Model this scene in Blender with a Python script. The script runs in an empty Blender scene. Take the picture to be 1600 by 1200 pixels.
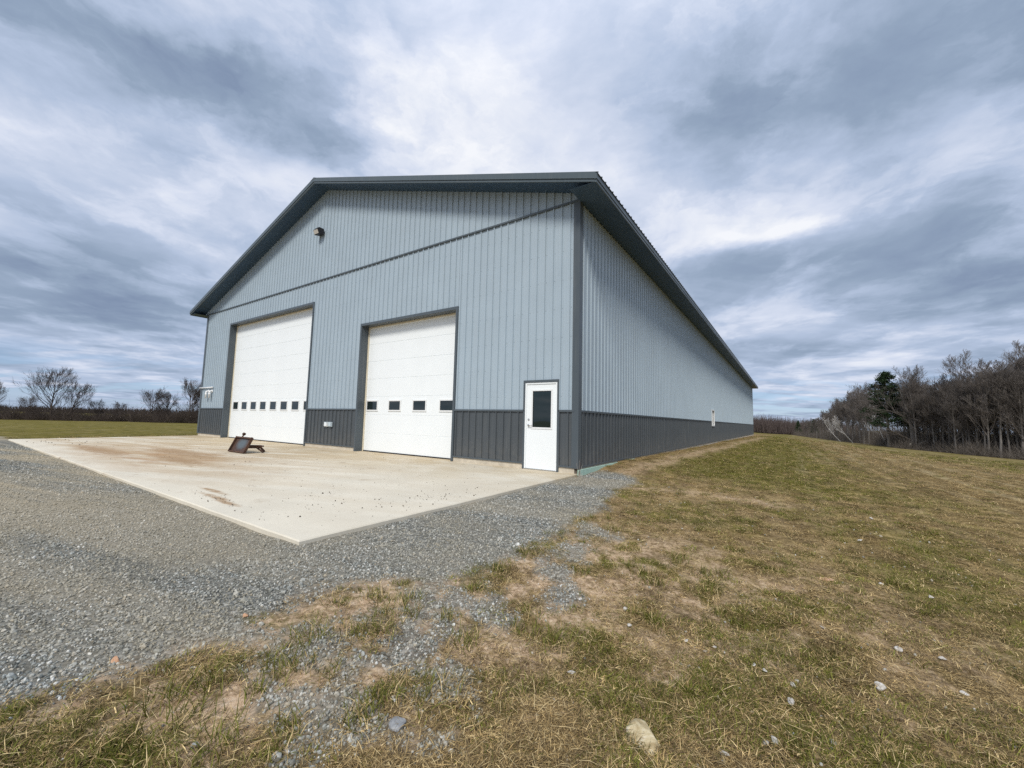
import bpy, math, random
import numpy as np
from mathutils import Vector, Matrix
R = math.radians
SC = bpy.context.scene
COL = SC.collection

# ------------------------------------------------------------------ camera
CAM = np.array([3.9513, -8.4847, 1.1513])
def _cam():
    f, yaw, pitch, roll = 633.1693, -.5978, .0902, .0241
    fw = Vector((math.sin(yaw)*math.cos(pitch), math.cos(yaw)*math.cos(pitch), math.sin(pitch)))
    r = Vector((math.cos(yaw), -math.sin(yaw), 0)); u = r.cross(fw)
    r2 = math.cos(roll)*r + math.sin(roll)*u
    u2 = -math.sin(roll)*r + math.cos(roll)*u
    cd = bpy.data.cameras.new('camera'); co = bpy.data.objects.new('camera', cd); COL.objects.link(co)
    cd.sensor_fit = 'HORIZONTAL'; cd.sensor_width = 36; cd.lens = f/1600*36
    cd.clip_start = .05; cd.clip_end = 6000
    m = Matrix((r2, u2, -fw)).transposed().to_4x4(); m.translation = Vector(CAM)
    co.matrix_world = m
    SC.camera = co
_cam()

# ------------------------------------------------------------------ exposure
SC.view_settings.view_transform = 'Standard'
SC.view_settings.look = 'None'
SC.view_settings.exposure = 1.3
SC.view_settings.gamma = 1
SC.view_settings.use_curve_mapping = False
SC.cycles.use_denoising = False
SC.cycles.use_adaptive_sampling = False
SC.cycles.sample_clamp_indirect = 1.5
SC.cycles.sample_clamp_direct = 1.6
SKY_GAIN = 2**-1.3 / 0.1          # cloud colours below are given as they read in the picture

# ------------------------------------------------------------------ sun
SUN = Vector((.22, -.64, .73)).normalized()
sl = bpy.data.lights.new('sun', 'SUN'); sl.energy = 1.15; sl.angle = R(14); sl.color = (1, .955, .88)
so = bpy.data.objects.new('sun', sl); COL.objects.link(so)
so.rotation_euler = SUN.to_track_quat('Z', 'Y').to_euler()

# ------------------------------------------------------------------ node helper
class NT:
    def __init__(s, tree): s.t = tree; s.n = tree.nodes; s.l = tree.links
    def new(s, t, **kw):
        n = s.n.new(t)
        for k, v in kw.items(): setattr(n, k, v)
        return n
    def put(s, sock, v):
        if isinstance(v, bpy.types.NodeSocket): s.l.new(v, sock)
        elif v is not None:
            if sock.type == 'RGBA' and len(v) == 3: v = (*v, 1)
            sock.default_value = v
    def m(s, op, a, b=None, c=None, clamp=False):
        n = s.new('ShaderNodeMath', operation=op, use_clamp=clamp)
        for i, x in enumerate((a, b, c)):
            if x is not None: s.put(n.inputs[i], x)
        return n.outputs[0]
    def vm(s, op, a, b=None):
        n = s.new('ShaderNodeVectorMath', operation=op)
        s.put(n.inputs[0], a)
        if b is not None: s.put(n.inputs[1], b)
        return n.outputs['Value' if op in ('DOT_PRODUCT', 'LENGTH') else 'Vector']
    def comb(s, x, y, z=0.):
        n = s.new('ShaderNodeCombineXYZ')
        for i, v in enumerate((x, y, z)): s.put(n.inputs[i], v)
        return n.outputs[0]
    def sep(s, v):
        n = s.new('ShaderNodeSeparateXYZ'); s.put(n.inputs[0], v); return n.outputs
    def noise(s, vec, scale, detail=4., rough=.5, dist=0., out='Fac'):
        n = s.new('ShaderNodeTexNoise'); s.put(n.inputs['Vector'], vec)
        n.inputs['Scale'].default_value = scale; n.inputs['Detail'].default_value = detail
        n.inputs['Roughness'].default_value = rough; n.inputs['Distortion'].default_value = dist
        return n.outputs[out]
    def voro(s, vec, scale, out='Distance', feature='F1'):
        n = s.new('ShaderNodeTexVoronoi', feature=feature); s.put(n.inputs['Vector'], vec)
        n.inputs['Scale'].default_value = scale
        return n.outputs[out]
    def map(s, v, a, b, c=0., d=1., smooth=False):
        n = s.new('ShaderNodeMapRange'); n.clamp = True
        if smooth: n.interpolation_type = 'SMOOTHSTEP'
        for i, x in enumerate((v, a, b, c, d)): s.put(n.inputs[i], x)
        return n.outputs[0]
    def mix(s, f, a, b, mode='MIX'):
        n = s.new('ShaderNodeMix', data_type='RGBA', blend_type=mode)
        s.put(n.inputs[0], f); s.put(n.inputs[6], a); s.put(n.inputs[7], b)
        return n.outputs[2]
    def ramp(s, f, stops):
        n = s.new('ShaderNodeValToRGB'); e = n.color_ramp.elements
        while len(e) < len(stops): e.new(.5)
        for i, (p, c) in enumerate(stops): e[i].position = p; e[i].color = (*c, 1)
        s.put(n.inputs[0], f); return n.outputs[0]
    def attr(s, name, out='Fac'):
        n = s.new('ShaderNodeAttribute', attribute_name=name); return n.outputs[out]
    def bump(s, h, strength=.3, dist=.01):
        n = s.new('ShaderNodeBump'); n.inputs['Strength'].default_value = strength
        n.inputs['Distance'].default_value = dist; s.put(n.inputs['Height'], h); return n.outputs[0]

# ------------------------------------------------------------------ world: broken overcast
def build_world():
    w = bpy.data.worlds.new('World'); SC.world = w; w.use_nodes = True
    T = NT(w.node_tree); T.n.clear()
    out = T.new('ShaderNodeOutputWorld'); bg = T.new('ShaderNodeBackground')
    T.l.new(bg.outputs[0], out.inputs[0]); bg.inputs['Strength'].default_value = 0.1
    sky = T.new('ShaderNodeTexSky', sky_type='NISHITA'); sky.sun_disc = False
    sky.sun_elevation = math.asin(SUN.z); sky.sun_rotation = math.atan2(SUN.x, SUN.y)
    sky.altitude = 200; sky.air_density = 1; sky.dust_density = .6
    d = T.vm('NORMALIZE', T.new('ShaderNodeTexCoord').outputs['Generated'])
    yaw = -.5978
    z = T.m('MAXIMUM', T.sep(d)[2], 0.)
    k = T.m('DIVIDE', 1., T.m('ADD', z, .08))
    p = T.m('MULTIPLY', T.vm('DOT_PRODUCT', d, (math.cos(yaw), -math.sin(yaw), 0)), k)
    q = T.m('MULTIPLY', T.vm('DOT_PRODUCT', d, (math.sin(yaw), math.cos(yaw), 0)), k)
    base = T.comb(p, q)
    wr = T.vm('SUBTRACT', T.noise(base, 1.1, 5, .6, out='Color'), (.5, .5, .5))
    wv = T.vm('ADD', base, T.vm('MULTIPLY', wr, (.60, .70, 0)))
    w2 = T.vm('SUBTRACT', T.noise(T.vm('MULTIPLY', d, (1, 1, 1.8)), 4.5, 6, .6, out='Color'), (.5, .5, .5))
    wv = T.vm('ADD', wv, T.vm('MULTIPLY', w2, (.45, .55, 0)))
    pw, qw, _ = T.sep(wv)
    # soft billows plus a fainter streaky layer drawn out along the drift of the clouds
    n1 = T.noise(T.comb(T.m('MULTIPLY', pw, 1.0), T.m('MULTIPLY', qw, .72), 1.3), 1.15, 5, .5, .1)
    n2 = T.noise(T.vm('MULTIPLY', d, (1., 1., 2.1)), 3.4, 8, .60, .5)
    n3 = T.noise(T.comb(T.m('MULTIPLY', p, .42), T.m('MULTIPLY', q, .95), 9.1), 1.5, 7, .58, .2)
    v = T.m('MULTIPLY_ADD', T.m('SUBTRACT', n1, .5), .85, .55)
    v = T.m('MULTIPLY_ADD', T.m('SUBTRACT', n2, .5), .54, v)
    n4 = T.noise(T.comb(T.m('ADD', p, T.m('MULTIPLY', T.sep(w2)[0], .5)), T.m('MULTIPLY', T.m('ADD', q, T.m('MULTIPLY', T.sep(w2)[1], .5)), .8), 5.), 2.1, 8, .58, .2)
    v = T.m('MULTIPLY_ADD', T.m('SUBTRACT', T.map(n4, .40, .62, 0., 1., True), .5), .20, v)
    low = T.map(z, .30, .08, 0., 1., True)
    v = T.m('MULTIPLY_ADD', T.m('MULTIPLY', T.m('SUBTRACT', n3, .5), low), .85, v)
    v = T.m('MULTIPLY_ADD', low, -.09, v)
    # the big cloud masses: (centre p, q, half-width p, q, turn, gain)
    for cp, cq, sp, sq, a, g in ((-.02, 1.12, .48, .75, 0., .40), (-.80, .98, .24, .46, -.55, -.46),
                                 (.84, .95, .25, .46, .60, -.46), (1.06, 1.70, .17, .30, .75, .40),
                                 (-1.35, 1.55, .40, .35, -.5, .22), (-2.7, 2.6, .7, .9, -.6, -.22),
                                 (2.2, 2.05, .55, .6, .7, -.24), (1.45, 1.05, .18, .4, .8, .12)):
        dx = T.m('SUBTRACT', pw, cp); dy = T.m('SUBTRACT', qw, cq)
        ca, sa = math.cos(-a), math.sin(-a)
        rx = T.m('ADD', T.m('MULTIPLY', dx, ca/sp), T.m('MULTIPLY', dy, -sa/sp))
        ry = T.m('ADD', T.m('MULTIPLY', dx, sa/sq), T.m('MULTIPLY', dy, ca/sq))
        e = T.m('EXPONENT', T.m('MULTIPLY', T.m('ADD', T.m('MULTIPLY', rx, rx), T.m('MULTIPLY', ry, ry)), -1.))
        v = T.m('MULTIPLY_ADD', e, g, v)
    cc = T.ramp(v, [(.0, (.20, .265, .40)), (.28, (.30, .385, .52)), (.50, (.46, .55, .72)), (.70, (.67, .73, .87)), (.92, (.91, .93, .98))])
    zen = T.map(z, .60, 1., SKY_GAIN, SKY_GAIN*1.3, True)      # overcast is brightest overhead; lift added to brighten the walls and ground
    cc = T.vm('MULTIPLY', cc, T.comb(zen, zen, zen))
    gap = T.m('MULTIPLY', T.map(n3, .54, .42, 0., 1., True), T.map(z, .13, .03, 0., .9, True))
    blue = T.mix(.75, sky.outputs[0], tuple(SKY_GAIN*c for c in (.13, .28, .58)))
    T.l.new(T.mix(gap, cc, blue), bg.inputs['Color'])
build_world()

# ------------------------------------------------------------------ mesh helpers
def tag(o, label=None, cat=None, group=None, kind=None):
    if label: o['label'] = label
    if cat: o['category'] = cat
    if group: o['group'] = group
    if kind: o['kind'] = kind
    return o
def link(name, data, parent=None, loc=None):
    o = bpy.data.objects.new(name, data); COL.objects.link(o)
    if parent: o.parent = parent
    if loc is not None: o.location = loc
    return o
def empty(name, loc=(0, 0, 0), rz=0.):
    o = link(name, None, None, loc); o.rotation_euler = (0, 0, rz); o.empty_display_size = .2; return o
def np_mesh(name, V, F, mat=None, smooth=False):
    """V (n,3), F (m,k) all faces with the same vertex count k"""
    V = np.asarray(V, np.float32); F = np.asarray(F, np.int32)
    me = bpy.data.meshes.new(name); n, k = F.shape
    me.vertices.add(len(V)); me.vertices.foreach_set('co', V.ravel())
    me.loops.add(n*k); me.loops.foreach_set('vertex_index', F.ravel())
    me.polygons.add(n); me.polygons.foreach_set('loop_start', np.arange(0, n*k, k, dtype=np.int32))
    me.polygons.foreach_set('loop_total', np.full(n, k, np.int32))
    if smooth: me.polygons.foreach_set('use_smooth', np.ones(n, bool))
    me.update(calc_edges=True)
    if mat: me.materials.append(mat)
    return me
class MB:
    def __init__(s): s.v = []; s.f = []
    def add(s, vs, fs):
        b = len(s.v); s.v += [tuple(x) for x in vs]; s.f += [tuple(i+b for i in f) for f in fs]; return s
    def box(s, x0, x1, y0, y1, z0, z1):
        return s.add([(x0,y0,z0),(x1,y0,z0),(x1,y1,z0),(x0,y1,z0),(x0,y0,z1),(x1,y0,z1),(x1,y1,z1),(x0,y1,z1)],
                     [(0,3,2,1),(4,5,6,7),(0,1,5,4),(1,2,6,5),(2,3,7,6),(3,0,4,7)])
    def hexa(s, a): return s.add(a, [(0,3,2,1),(4,5,6,7),(0,1,5,4),(1,2,6,5),(2,3,7,6),(3,0,4,7)])
    def cbox(s, x0, x1, y0, y1, z0, z1, c):
        """box with chamfered upright edges and a chamfered top rim"""
        def ring(i, z): return [(x0+i+c,y0+i,z),(x1-i-c,y0+i,z),(x1-i,y0+i+c,z),(x1-i,y1-i-c,z),(x1-i-c,y1-i,z),(x0+i+c,y1-i,z),(x0+i,y1-i-c,z),(x0+i,y0+i+c,z)]
        vs = ring(0, z0)+ring(0, z1-c)+ring(c, z1)
        fs = [tuple(range(7, -1, -1)), tuple(range(16, 24))]
        for L in (0, 8):
            for i in range(8): fs.append((L+i, L+(i+1) % 8, L+8+(i+1) % 8, L+8+i))
        return s.add(vs, fs)
    def tube(s, pts, rad, n=8, caps=True):
        pts = [Vector(p) for p in pts]; rad = rad if isinstance(rad, (list, tuple)) else [rad]*len(pts)
        b = len(s.v); ref = None
        for i, p in enumerate(pts):
            t = (pts[min(i+1, len(pts)-1)]-pts[max(i-1, 0)]).normalized()
            if ref is None: ref = Vector((0, 0, 1)) if abs(t.z) < .9 else Vector((1, 0, 0))
            a = t.cross(ref).normalized(); c = t.cross(a); ref = a.cross(t)*1.0
            for j in range(n):
                w = 2*math.pi*j/n; q = p+rad[i]*(math.cos(w)*a+math.sin(w)*c); s.v.append(tuple(q))
        for i in range(len(pts)-1):
            for j in range(n):
                s.f.append((b+i*n+j, b+i*n+(j+1) % n, b+(i+1)*n+(j+1) % n, b+(i+1)*n+j))
        if caps:
            s.f.append(tuple(b+j for j in range(n))[::-1]); s.f.append(tuple(b+(len(pts)-1)*n+j for j in range(n)))
        return s
    def mesh(s, name, mat, smooth=False):
        me = bpy.data.meshes.new(name); me.from_pydata(s.v, [], s.f)
        if smooth: me.polygons.foreach_set('use_smooth', [True]*len(me.polygons))
        me.materials.append(mat); me.update(); return me
    def build(s, name, mat, parent=None, smooth=False, bevel=0, loc=None):
        me = s.mesh(name, mat, smooth); o = link(name, me, parent, loc)
        import bmesh
        bm = bmesh.new(); bm.from_mesh(me); bmesh.ops.recalc_face_normals(bm, faces=bm.faces[:]); bm.to_mesh(me); bm.free()
        if bevel:
            md = o.modifiers.new('bevel', 'BEVEL'); md.width = bevel; md.segments = 2; md.limit_method = 'ANGLE'; md.angle_limit = R(40)
        return o

# numpy value noise
def _h(ix, iy, seed):
    n = (ix.astype(np.int64)*374761393 + iy.astype(np.int64)*668265263 + seed*1442695041) & 0x7fffffff
    n = ((n ^ (n >> 13))*1274126177) & 0x7fffffff
    return ((n ^ (n >> 16)) & 0xffff)/65535.
def vnoise(x, y, seed=0):
    ix = np.floor(x); iy = np.floor(y); fx = x-ix; fy = y-iy
    fx = fx*fx*(3-2*fx); fy = fy*fy*(3-2*fy); ix = ix.astype(int); iy = iy.astype(int)
    a = _h(ix, iy, seed); b = _h(ix+1, iy, seed); c = _h(ix, iy+1, seed); d = _h(ix+1, iy+1, seed)
    return (a*(1-fx)+b*fx)*(1-fy)+(c*(1-fx)+d*fx)*fy
def fbm(x, y, sc, oct=4, seed=0, gain=.5):
    x = np.asarray(x, float); y = np.asarray(y, float); s = np.zeros(x.shape); a = 1.; t = 0.
    for o in range(oct):
        s = s+a*vnoise(x*sc+17.3*o, y*sc-9.1*o, seed+o); t += a; a *= gain; sc *= 2.03
    return s/t
def sst(a, b, x):
    t = np.clip((x-a)/(b-a), 0, 1); return t*t*(3-2*t)

# ------------------------------------------------------------------ materials
def mat(name, col, rough=.5, metal=0., var=.12, vscale=3., bump=0., bscale=30., bdist=.004, spec=.5, fine=None):
    m = bpy.data.materials.new(name); m.use_nodes = True; T = NT(m.node_tree); b = T.n['Principled BSDF']
    co = T.new('ShaderNodeTexCoord').outputs['Object']
    n = T.noise(co, vscale, 5, .6)
    k = T.map(n, .25, .75, 1-var, 1+var)
    T.put(b.inputs['Base Color'], T.vm('MULTIPLY', T.vm('MULTIPLY', (1, 1, 1), T.comb(k, k, k)), tuple(col)))
    b.inputs['Roughness'].default_value = rough; b.inputs['Metallic'].default_value = metal
    b.inputs['Specular IOR Level'].default_value = spec
    if bump: T.put(b.inputs['Normal'], T.bump(T.noise(co, bscale, 4, .6), bump, bdist))
    return m
def paint(name, col, rough=.36, dirt=.0):
    """coil-coated steel: faint oil-canning, a little dust"""
    m = bpy.data.materials.new(name); m.use_nodes = True; T = NT(m.node_tree); b = T.n['Principled BSDF']
    g = T.new('ShaderNodeNewGeometry').outputs['Position']
    k = T.map(T.noise(g, .9, 5, .6), .3, .7, .95, 1.04)
    c = T.vm('MULTIPLY', T.comb(k, k, k), tuple(col))
    st = T.noise(T.vm('MULTIPLY', g, (7, 7, .35)), 2., 4, .6)
    c = T.mix(T.map(st, .52, .8, 0., .10), c, (.45, .42, .36))
    if dirt:
        zz = T.sep(g)[2]
        c = T.mix(T.m('MULTIPLY', T.map(zz, .75, .05, 0., dirt), T.map(T.noise(g, 5, 5, .65), .35, .7)), c, (.40, .34, .26))
    T.put(b.inputs['Base Color'], c)
    T.put(b.inputs['Roughness'], T.map(T.noise(g, 2.2, 3, .5), .3, .7, rough-.05, rough+.09))
    T.put(b.inputs['Normal'], T.bump(T.noise(T.vm('MULTIPLY', g, (3, 3, .8)), 1.6, 2, .5), .12, .02))
    b.inputs['Specular IOR Level'].default_value = .45
    return m
M = {}
M['siding'] = paint('siding_grey', (.375, .452, .510))
M['wains'] = paint('wainscot_charcoal', (.074, .085, .094), .34, .15)
M['trim'] = paint('trim_charcoal', (.080, .098, .112), .34)
M['roof'] = paint('roof_charcoal', (.085, .110, .124), .34)
M['soffit'] = paint('soffit_charcoal', (.042, .082, .135), .42)
M['white'] = mat('door_white', (.86, .895, .90), .45, var=.025, vscale=1.2, bump=.05, bscale=400, bdist=.001)
M['seal'] = mat('door_seal', (.70, .63, .48), .7)
M['vinyl'] = mat('white_vinyl', (.82, .83, .82), .35, var=.03)
M['screw'] = mat('screw', (.19, .23, .27), .4, .4)
M['core'] = mat('wall_core', (.12, .10, .08), .9)
M['curb'] = mat('curb_concrete', (.56, .50, .40), .9, var=.22, vscale=6, bump=.4, bscale=60)
M['foam'] = mat('foam_board', (.40, .56, .46), .85, var=.15, vscale=8)
M['steel'] = mat('handle_steel', (.55, .56, .57), .25, 1., .04)
M['black'] = mat('fixture_black', (.018, .018, .02), .45, var=.1)
M['lens'] = mat('lamp_lens', (.62, .58, .52), .25, var=.08, vscale=40)
M['pvc'] = mat('pvc_white', (.83, .84, .84), .3, var=.03)
M['boxg'] = mat('outlet_grey', (.50, .58, .62), .45, var=.08)
M['boxw'] = mat('outlet_white', (.80, .84, .85), .4, var=.05)
def glass(name, col):
    m = bpy.data.materials.new(name); m.use_nodes = True; T = NT(m.node_tree); b = T.n['Principled BSDF']
    b.inputs['Base Color'].default_value = (*col, 1); b.inputs['Roughness'].default_value = .03
    b.inputs['Specular IOR Level'].default_value = .6
    T.put(b.inputs['Normal'], T.bump(T.noise(T.new('ShaderNodeNewGeometry').outputs['Position'], 1.5, 2), .03, .05))
    return m
M['glass'] = glass('dark_glass', (.012, .020, .020))
def rust():
    m = bpy.data.materials.new('rusty_steel'); m.use_nodes = True; T = NT(m.node_tree); b = T.n['Principled BSDF']
    co = T.new('ShaderNodeTexCoord').outputs['Object']
    n = T.noise(co, 9, 8, .65)
    c = T.ramp(n, [(.3, (.030, .018, .013)), (.48, (.075, .036, .022)), (.62, (.12, .058, .032)), (.75, (.06, .055, .055))])
    T.put(b.inputs['Base Color'], c); b.inputs['Roughness'].default_value = .75; b.inputs['Metallic'].default_value = .15
    T.put(b.inputs['Normal'], T.bump(T.noise(co, 60, 5, .6), .5, .004)); return m
M['rust'] = rust()
def worn_plate():
    m = bpy.data.materials.new('worn_plate'); m.use_nodes = True; T = NT(m.node_tree); b = T.n['Principled BSDF']
    co = T.new('ShaderNodeTexCoord').outputs['Object']
    s = T.sep(co)
    r = T.m('ADD', T.m('POWER', T.m('MULTIPLY', s[0], 2.6), 2.), T.m('POWER', T.m('MULTIPLY', T.m('SUBTRACT', s[2], .27), 5.), 2.))
    f = T.map(T.m('ADD', r, T.m('MULTIPLY', T.noise(co, 9, 6, .65), 1.1)), .7, 1.5)
    c = T.mix(f, (.11, .135, .15), T.ramp(T.noise(co, 14, 8, .65), [(.3, (.045, .03, .024)), (.7, (.12, .062, .04))]))
    T.put(b.inputs['Base Color'], c); b.inputs['Roughness'].default_value = .6; b.inputs['Metallic'].default_value = .2; return m
M['plate'] = worn_plate()
def concrete():
    m = bpy.data.materials.new('apron_concrete'); m.use_nodes = True; T = NT(m.node_tree); b = T.n['Principled BSDF']
    g = T.new('ShaderNodeNewGeometry').outputs['Position']; x, y, z = T.sep(g)
    k = T.map(T.noise(g, .7, 7, .62), .3, .7, .90, 1.07)
    c = T.vm('MULTIPLY', T.comb(k, k, k), (.70, .645, .53))
    fine = T.noise(g, 45, 4, .7); kk = T.map(fine, .3, .7, .93, 1.06)
    c = T.vm('MULTIPLY', c, T.comb(kk, kk, kk))
    # clay tracked in along the wheel paths towards the doors
    rot = T.comb(T.m('ADD', T.m('MULTIPLY', x, .96), T.m('MULTIPLY', y, .28)), T.m('SUBTRACT', T.m('MULTIPLY', y, .96), T.m('MULTIPLY', x, .28)))
    tr = T.noise(T.vm('MULTIPLY', rot, (.22, 1.5, 1)), 1.3, 8, .66, .5)
    reg = T.m('MULTIPLY', T.map(x, -2.5, -9., .22, 1.), T.map(y, -6.3, -5.2, .05, 1.))
    f1 = T.m('MULTIPLY', T.map(tr, .36, .58), reg)
    c = T.mix(T.m('MULTIPLY', f1, .8), c, (.43, .31, .17))
    blot = T.noise(T.vm('MULTIPLY', g, (.6, 1.3, 1)), .9, 8, .7, .4)
    near = T.map(y, -3.2, -.4, 0.05, 1.)
    c = T.mix(T.m('MULTIPLY', T.m('MULTIPLY', T.map(blot, .36, .58), near), .8), c, (.47, .365, .215))
    clay = T.noise(T.vm('MULTIPLY', rot, (.5, 1.7, 1)), 1.1, 9, .72, .5)
    cr = T.m('EXPONENT', T.m('MULTIPLY', T.m('ADD', T.m('POWER', T.m('MULTIPLY', T.m('ADD', x, 10.5), .22), 2.), T.m('POWER', T.m('MULTIPLY', T.m('ADD', y, 4.6), .75), 2.)), -1.))
    c = T.mix(T.m('MULTIPLY', T.m('MULTIPLY', T.map(clay, .40, .60), cr), .85), c, (.38, .215, .095))
    f3 = T.m('MULTIPLY', T.map(T.noise(g, 2.6, 9, .72, .6), .58, .70), T.map(x, -1., -5., .10, .7))
    c = T.mix(f3, c, (.30, .20, .115))
    for mx, my, mw, mh in ((-2.95, -5.92, .40, .05), (-2.40, -5.98, .32, .045), (-3.5, -5.75, .4, .05), (-11., -3.9, 2.4, .35), (-13.5, -5.2, 2.5, .3), (-8.8, -4.6, 1.6, .25)):
        e = T.m('EXPONENT', T.m('MULTIPLY', T.m('ADD', T.m('POWER', T.m('MULTIPLY', T.m('SUBTRACT', x, mx), 1/mw), 2.), T.m('POWER', T.m('MULTIPLY', T.m('SUBTRACT', y, my), 1/mh), 2.)), -1.))
        c = T.mix(T.map(T.m('MULTIPLY', e, T.map(T.noise(g, 7, 7, .7), .30, .62)), .05, .42, 0., .85), c, (.34, .215, .11))
    f4 = T.map(T.noise(T.vm('ADD', g, (7, 3, 0)), 14, 6, .7), .66, .74)
    c = T.mix(T.m('MULTIPLY', f4, .6), c, (.33, .26, .18))
    T.put(b.inputs['Base Color'], c); b.inputs['Roughness'].default_value = .9
    T.put(b.inputs['Normal'], T.bump(T.m('ADD', T.noise(T.vm('MULTIPLY', g, (1, 6, 1)), 40, 3, .6), T.noise(g, 120, 3, .6)), .25, .004))
    return m
M['concrete'] = concrete()
def bark(name, c0, c1, white=False):
    m = bpy.data.materials.new(name); m.use_nodes = True; T = NT(m.node_tree); b = T.n['Principled BSDF']
    co = T.new('ShaderNodeTexCoord').outputs['Object']
    n = T.noise(T.vm('MULTIPLY', co, (1, 1, .3)), 5, 6, .65)
    rnd = T.new('ShaderNodeObjectInfo').outputs['Random']
    c = T.ramp(n, [(.3, c0), (.7, c1)])
    k = T.map(rnd, 0., 1., .8, 1.25)
    T.put(b.inputs['Base Color'], T.vm('MULTIPLY', c, T.comb(k, k, k))); b.inputs['Roughness'].default_value = .9
    b.inputs['Specular IOR Level'].default_value = .2
    return m
M['bark'] = bark('bark_grey_brown', (.10, .090, .080), (.24, .22, .20))
M['twig'] = bark('twig_brown', (.100, .086, .076), (.178, .155, .138))
M['birch'] = bark('bark_pale', (.38, .36, .34), (.62, .60, .57))
M['brush'] = bark('brush_brown', (.080, .067, .056), (.15, .13, .11))
M['hedge'] = bark('hedge_brown', (.050, .038, .032), (.105, .082, .066))
M['farwood'] = bark('far_wood_brown', (.085, .066, .062), (.135, .105, .095))
M['needle'] = bark('pine_needles', (.014, .030, .014), (.040, .065, .026))
M['splint'] = bark('split_wood', (.34, .30, .25), (.55, .50, .43))
def stone_mat(name, stops, rough=.85):
    m = bpy.data.materials.new(name); m.use_nodes = True; T = NT(m.node_tree); b = T.n['Principled BSDF']
    rnd = T.new('ShaderNodeObjectInfo').outputs['Random']
    g = T.new('ShaderNodeNewGeometry').outputs['Position']
    c = T.ramp(rnd, stops); k = T.map(T.noise(g, 90, 4, .6), .3, .7, .8, 1.2)
    T.put(b.inputs['Base Color'], T.vm('MULTIPLY', c, T.comb(k, k, k))); b.inputs['Roughness'].default_value = rough
    return m
def gravel_mat():
    m = bpy.data.materials.new('crushed_stone'); m.use_nodes = True; T = NT(m.node_tree); b = T.n['Principled BSDF']
    rnd = T.new('ShaderNodeObjectInfo').outputs['Random']; g = T.new('ShaderNodeNewGeometry').outputs['Position']
    c = T.ramp(rnd, [(0, (.05, .056, .052)), (.2, (.15, .165, .155)), (.48, (.265, .28, .265)), (.74, (.40, .41, .385)), (.86, (.35, .30, .22)), (.95, (.50, .50, .47)), (1, (.66, .66, .62))])
    gx, gy, _ = T.sep(g)
    rot = T.comb(T.m('ADD', T.m('MULTIPLY', gx, .97), T.m('MULTIPLY', gy, .22)), T.m('SUBTRACT', T.m('MULTIPLY', gy, .97), T.m('MULTIPLY', gx, .22)))
    tyre = T.noise(T.vm('MULTIPLY', rot, (.10, 1., 1)), .9, 6, .6, .3)
    c = T.mix(T.m('MULTIPLY', T.map(tyre, .44, .58), T.map(gx, 1., -7., .30, .85)), c, (.41, .35, .25))
    dust = T.noise(g, .8, 6, .65)
    c = T.mix(T.map(dust, .42, .62, 0., .55), c, (.30, .262, .185))
    k = T.map(T.noise(g, 90, 4, .6), .3, .7, .9, 1.35)
    T.put(b.inputs['Base Color'], T.vm('MULTIPLY', c, T.comb(k, k, k))); b.inputs['Roughness'].default_value = .8
    return m
M['gravel'] = gravel_mat()
M['clod'] = stone_mat('dirt_crumb', [(0, (.05, .04, .03)), (.6, (.13, .10, .075)), (1, (.24, .21, .17))])
def rock_mat(name, a, b_, c_, scale=7):
    m = bpy.data.materials.new(name); m.use_nodes = True; T = NT(m.node_tree); b = T.n['Principled BSDF']
    co = T.new('ShaderNodeTexCoord').outputs['Object']
    c = T.ramp(T.noise(co, scale, 8, .65, .4), [(.32, a), (.5, b_), (.66, c_)])
    T.put(b.inputs['Base Color'], c); b.inputs['Roughness'].default_value = .9
    T.put(b.inputs['Normal'], T.bump(T.noise(co, scale*5, 7, .7), .7, .01)); return m
M['rock'] = rock_mat('buff_rock', (.30, .21, .09), (.58, .48, .29), (.78, .73, .62), 11)
M['pale'] = rock_mat('pale_stone', (.40, .36, .30), (.62, .58, .52), (.78, .76, .72), 45)
M['red'] = rock_mat('orange_stone', (.42, .22, .12), (.58, .34, .20), (.68, .47, .32), 20)
M['greyrock'] = rock_mat('grey_stone', (.16, .165, .17), (.28, .285, .29), (.40, .40, .39), 20)

# ------------------------------------------------------------------ ground
SLAB = (-21.5, 0.0, -6.27, 0.0)
BND = [(-.02, 1.10), (.75, .9), (1.24, -.09), (1.43, -1.7), (1.64, -3.02), (1.82, -4.69), (1.68, -5.19), (1.62, -5.76), (1.48, -6.13), (1.08, -6.38), (1.1, -6.8), (1.12, -7.19),
       (1.34, -7.25), (1.29, -7.45), (1.18, -7.88), (1.03, -8.16), (.5, -9.0), (-.5, -10.5), (-2.5, -13), (-8, -17), (-40, -26), (-90, -30),
       (-90, -9.), (-40, -6.6), (-24, -6.1), (-21.4, -5.9), (-21.4, -.1), (-.02, -.1)]
BND = np.array(BND)
def poly_sd(x, y, P):
    """signed distance, positive inside"""
    inside = np.zeros(x.shape, bool); dm = np.full(x.shape, 1e9)
    for i in range(len(P)):
        a = P[i]; b = P[(i+1) % len(P)]
        c = ((a[1] > y) != (b[1] > y)); xi = (b[0]-a[0])*(y-a[1])/((b[1]-a[1]) if b[1] != a[1] else 1e-9)+a[0]
        inside ^= c & (x < xi)
        ex, ey = b-a; L = ex*ex+ey*ey; t = np.clip(((x-a[0])*ex+(y-a[1])*ey)/L, 0, 1)
        dm = np.minimum(dm, np.hypot(x-a[0]-t*ex, y-a[1]-t*ey))
    return np.where(inside, dm, -dm)
PATCH = [(1.69, -7.06, .20), (2.13, -7.25, .17), (1.93, -6.35, .30), (2.12, -6.74, .22), (2.4, -6.95, .20), (2.58, -7.17, .14), (2.3, -7.36, .14), (2.18, -4.64, .24), (2.25, -6.15, .18), (2.08, -4.05, .24), (2.2, -5.25, .22), (2.5, -5.6, .15)]
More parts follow.
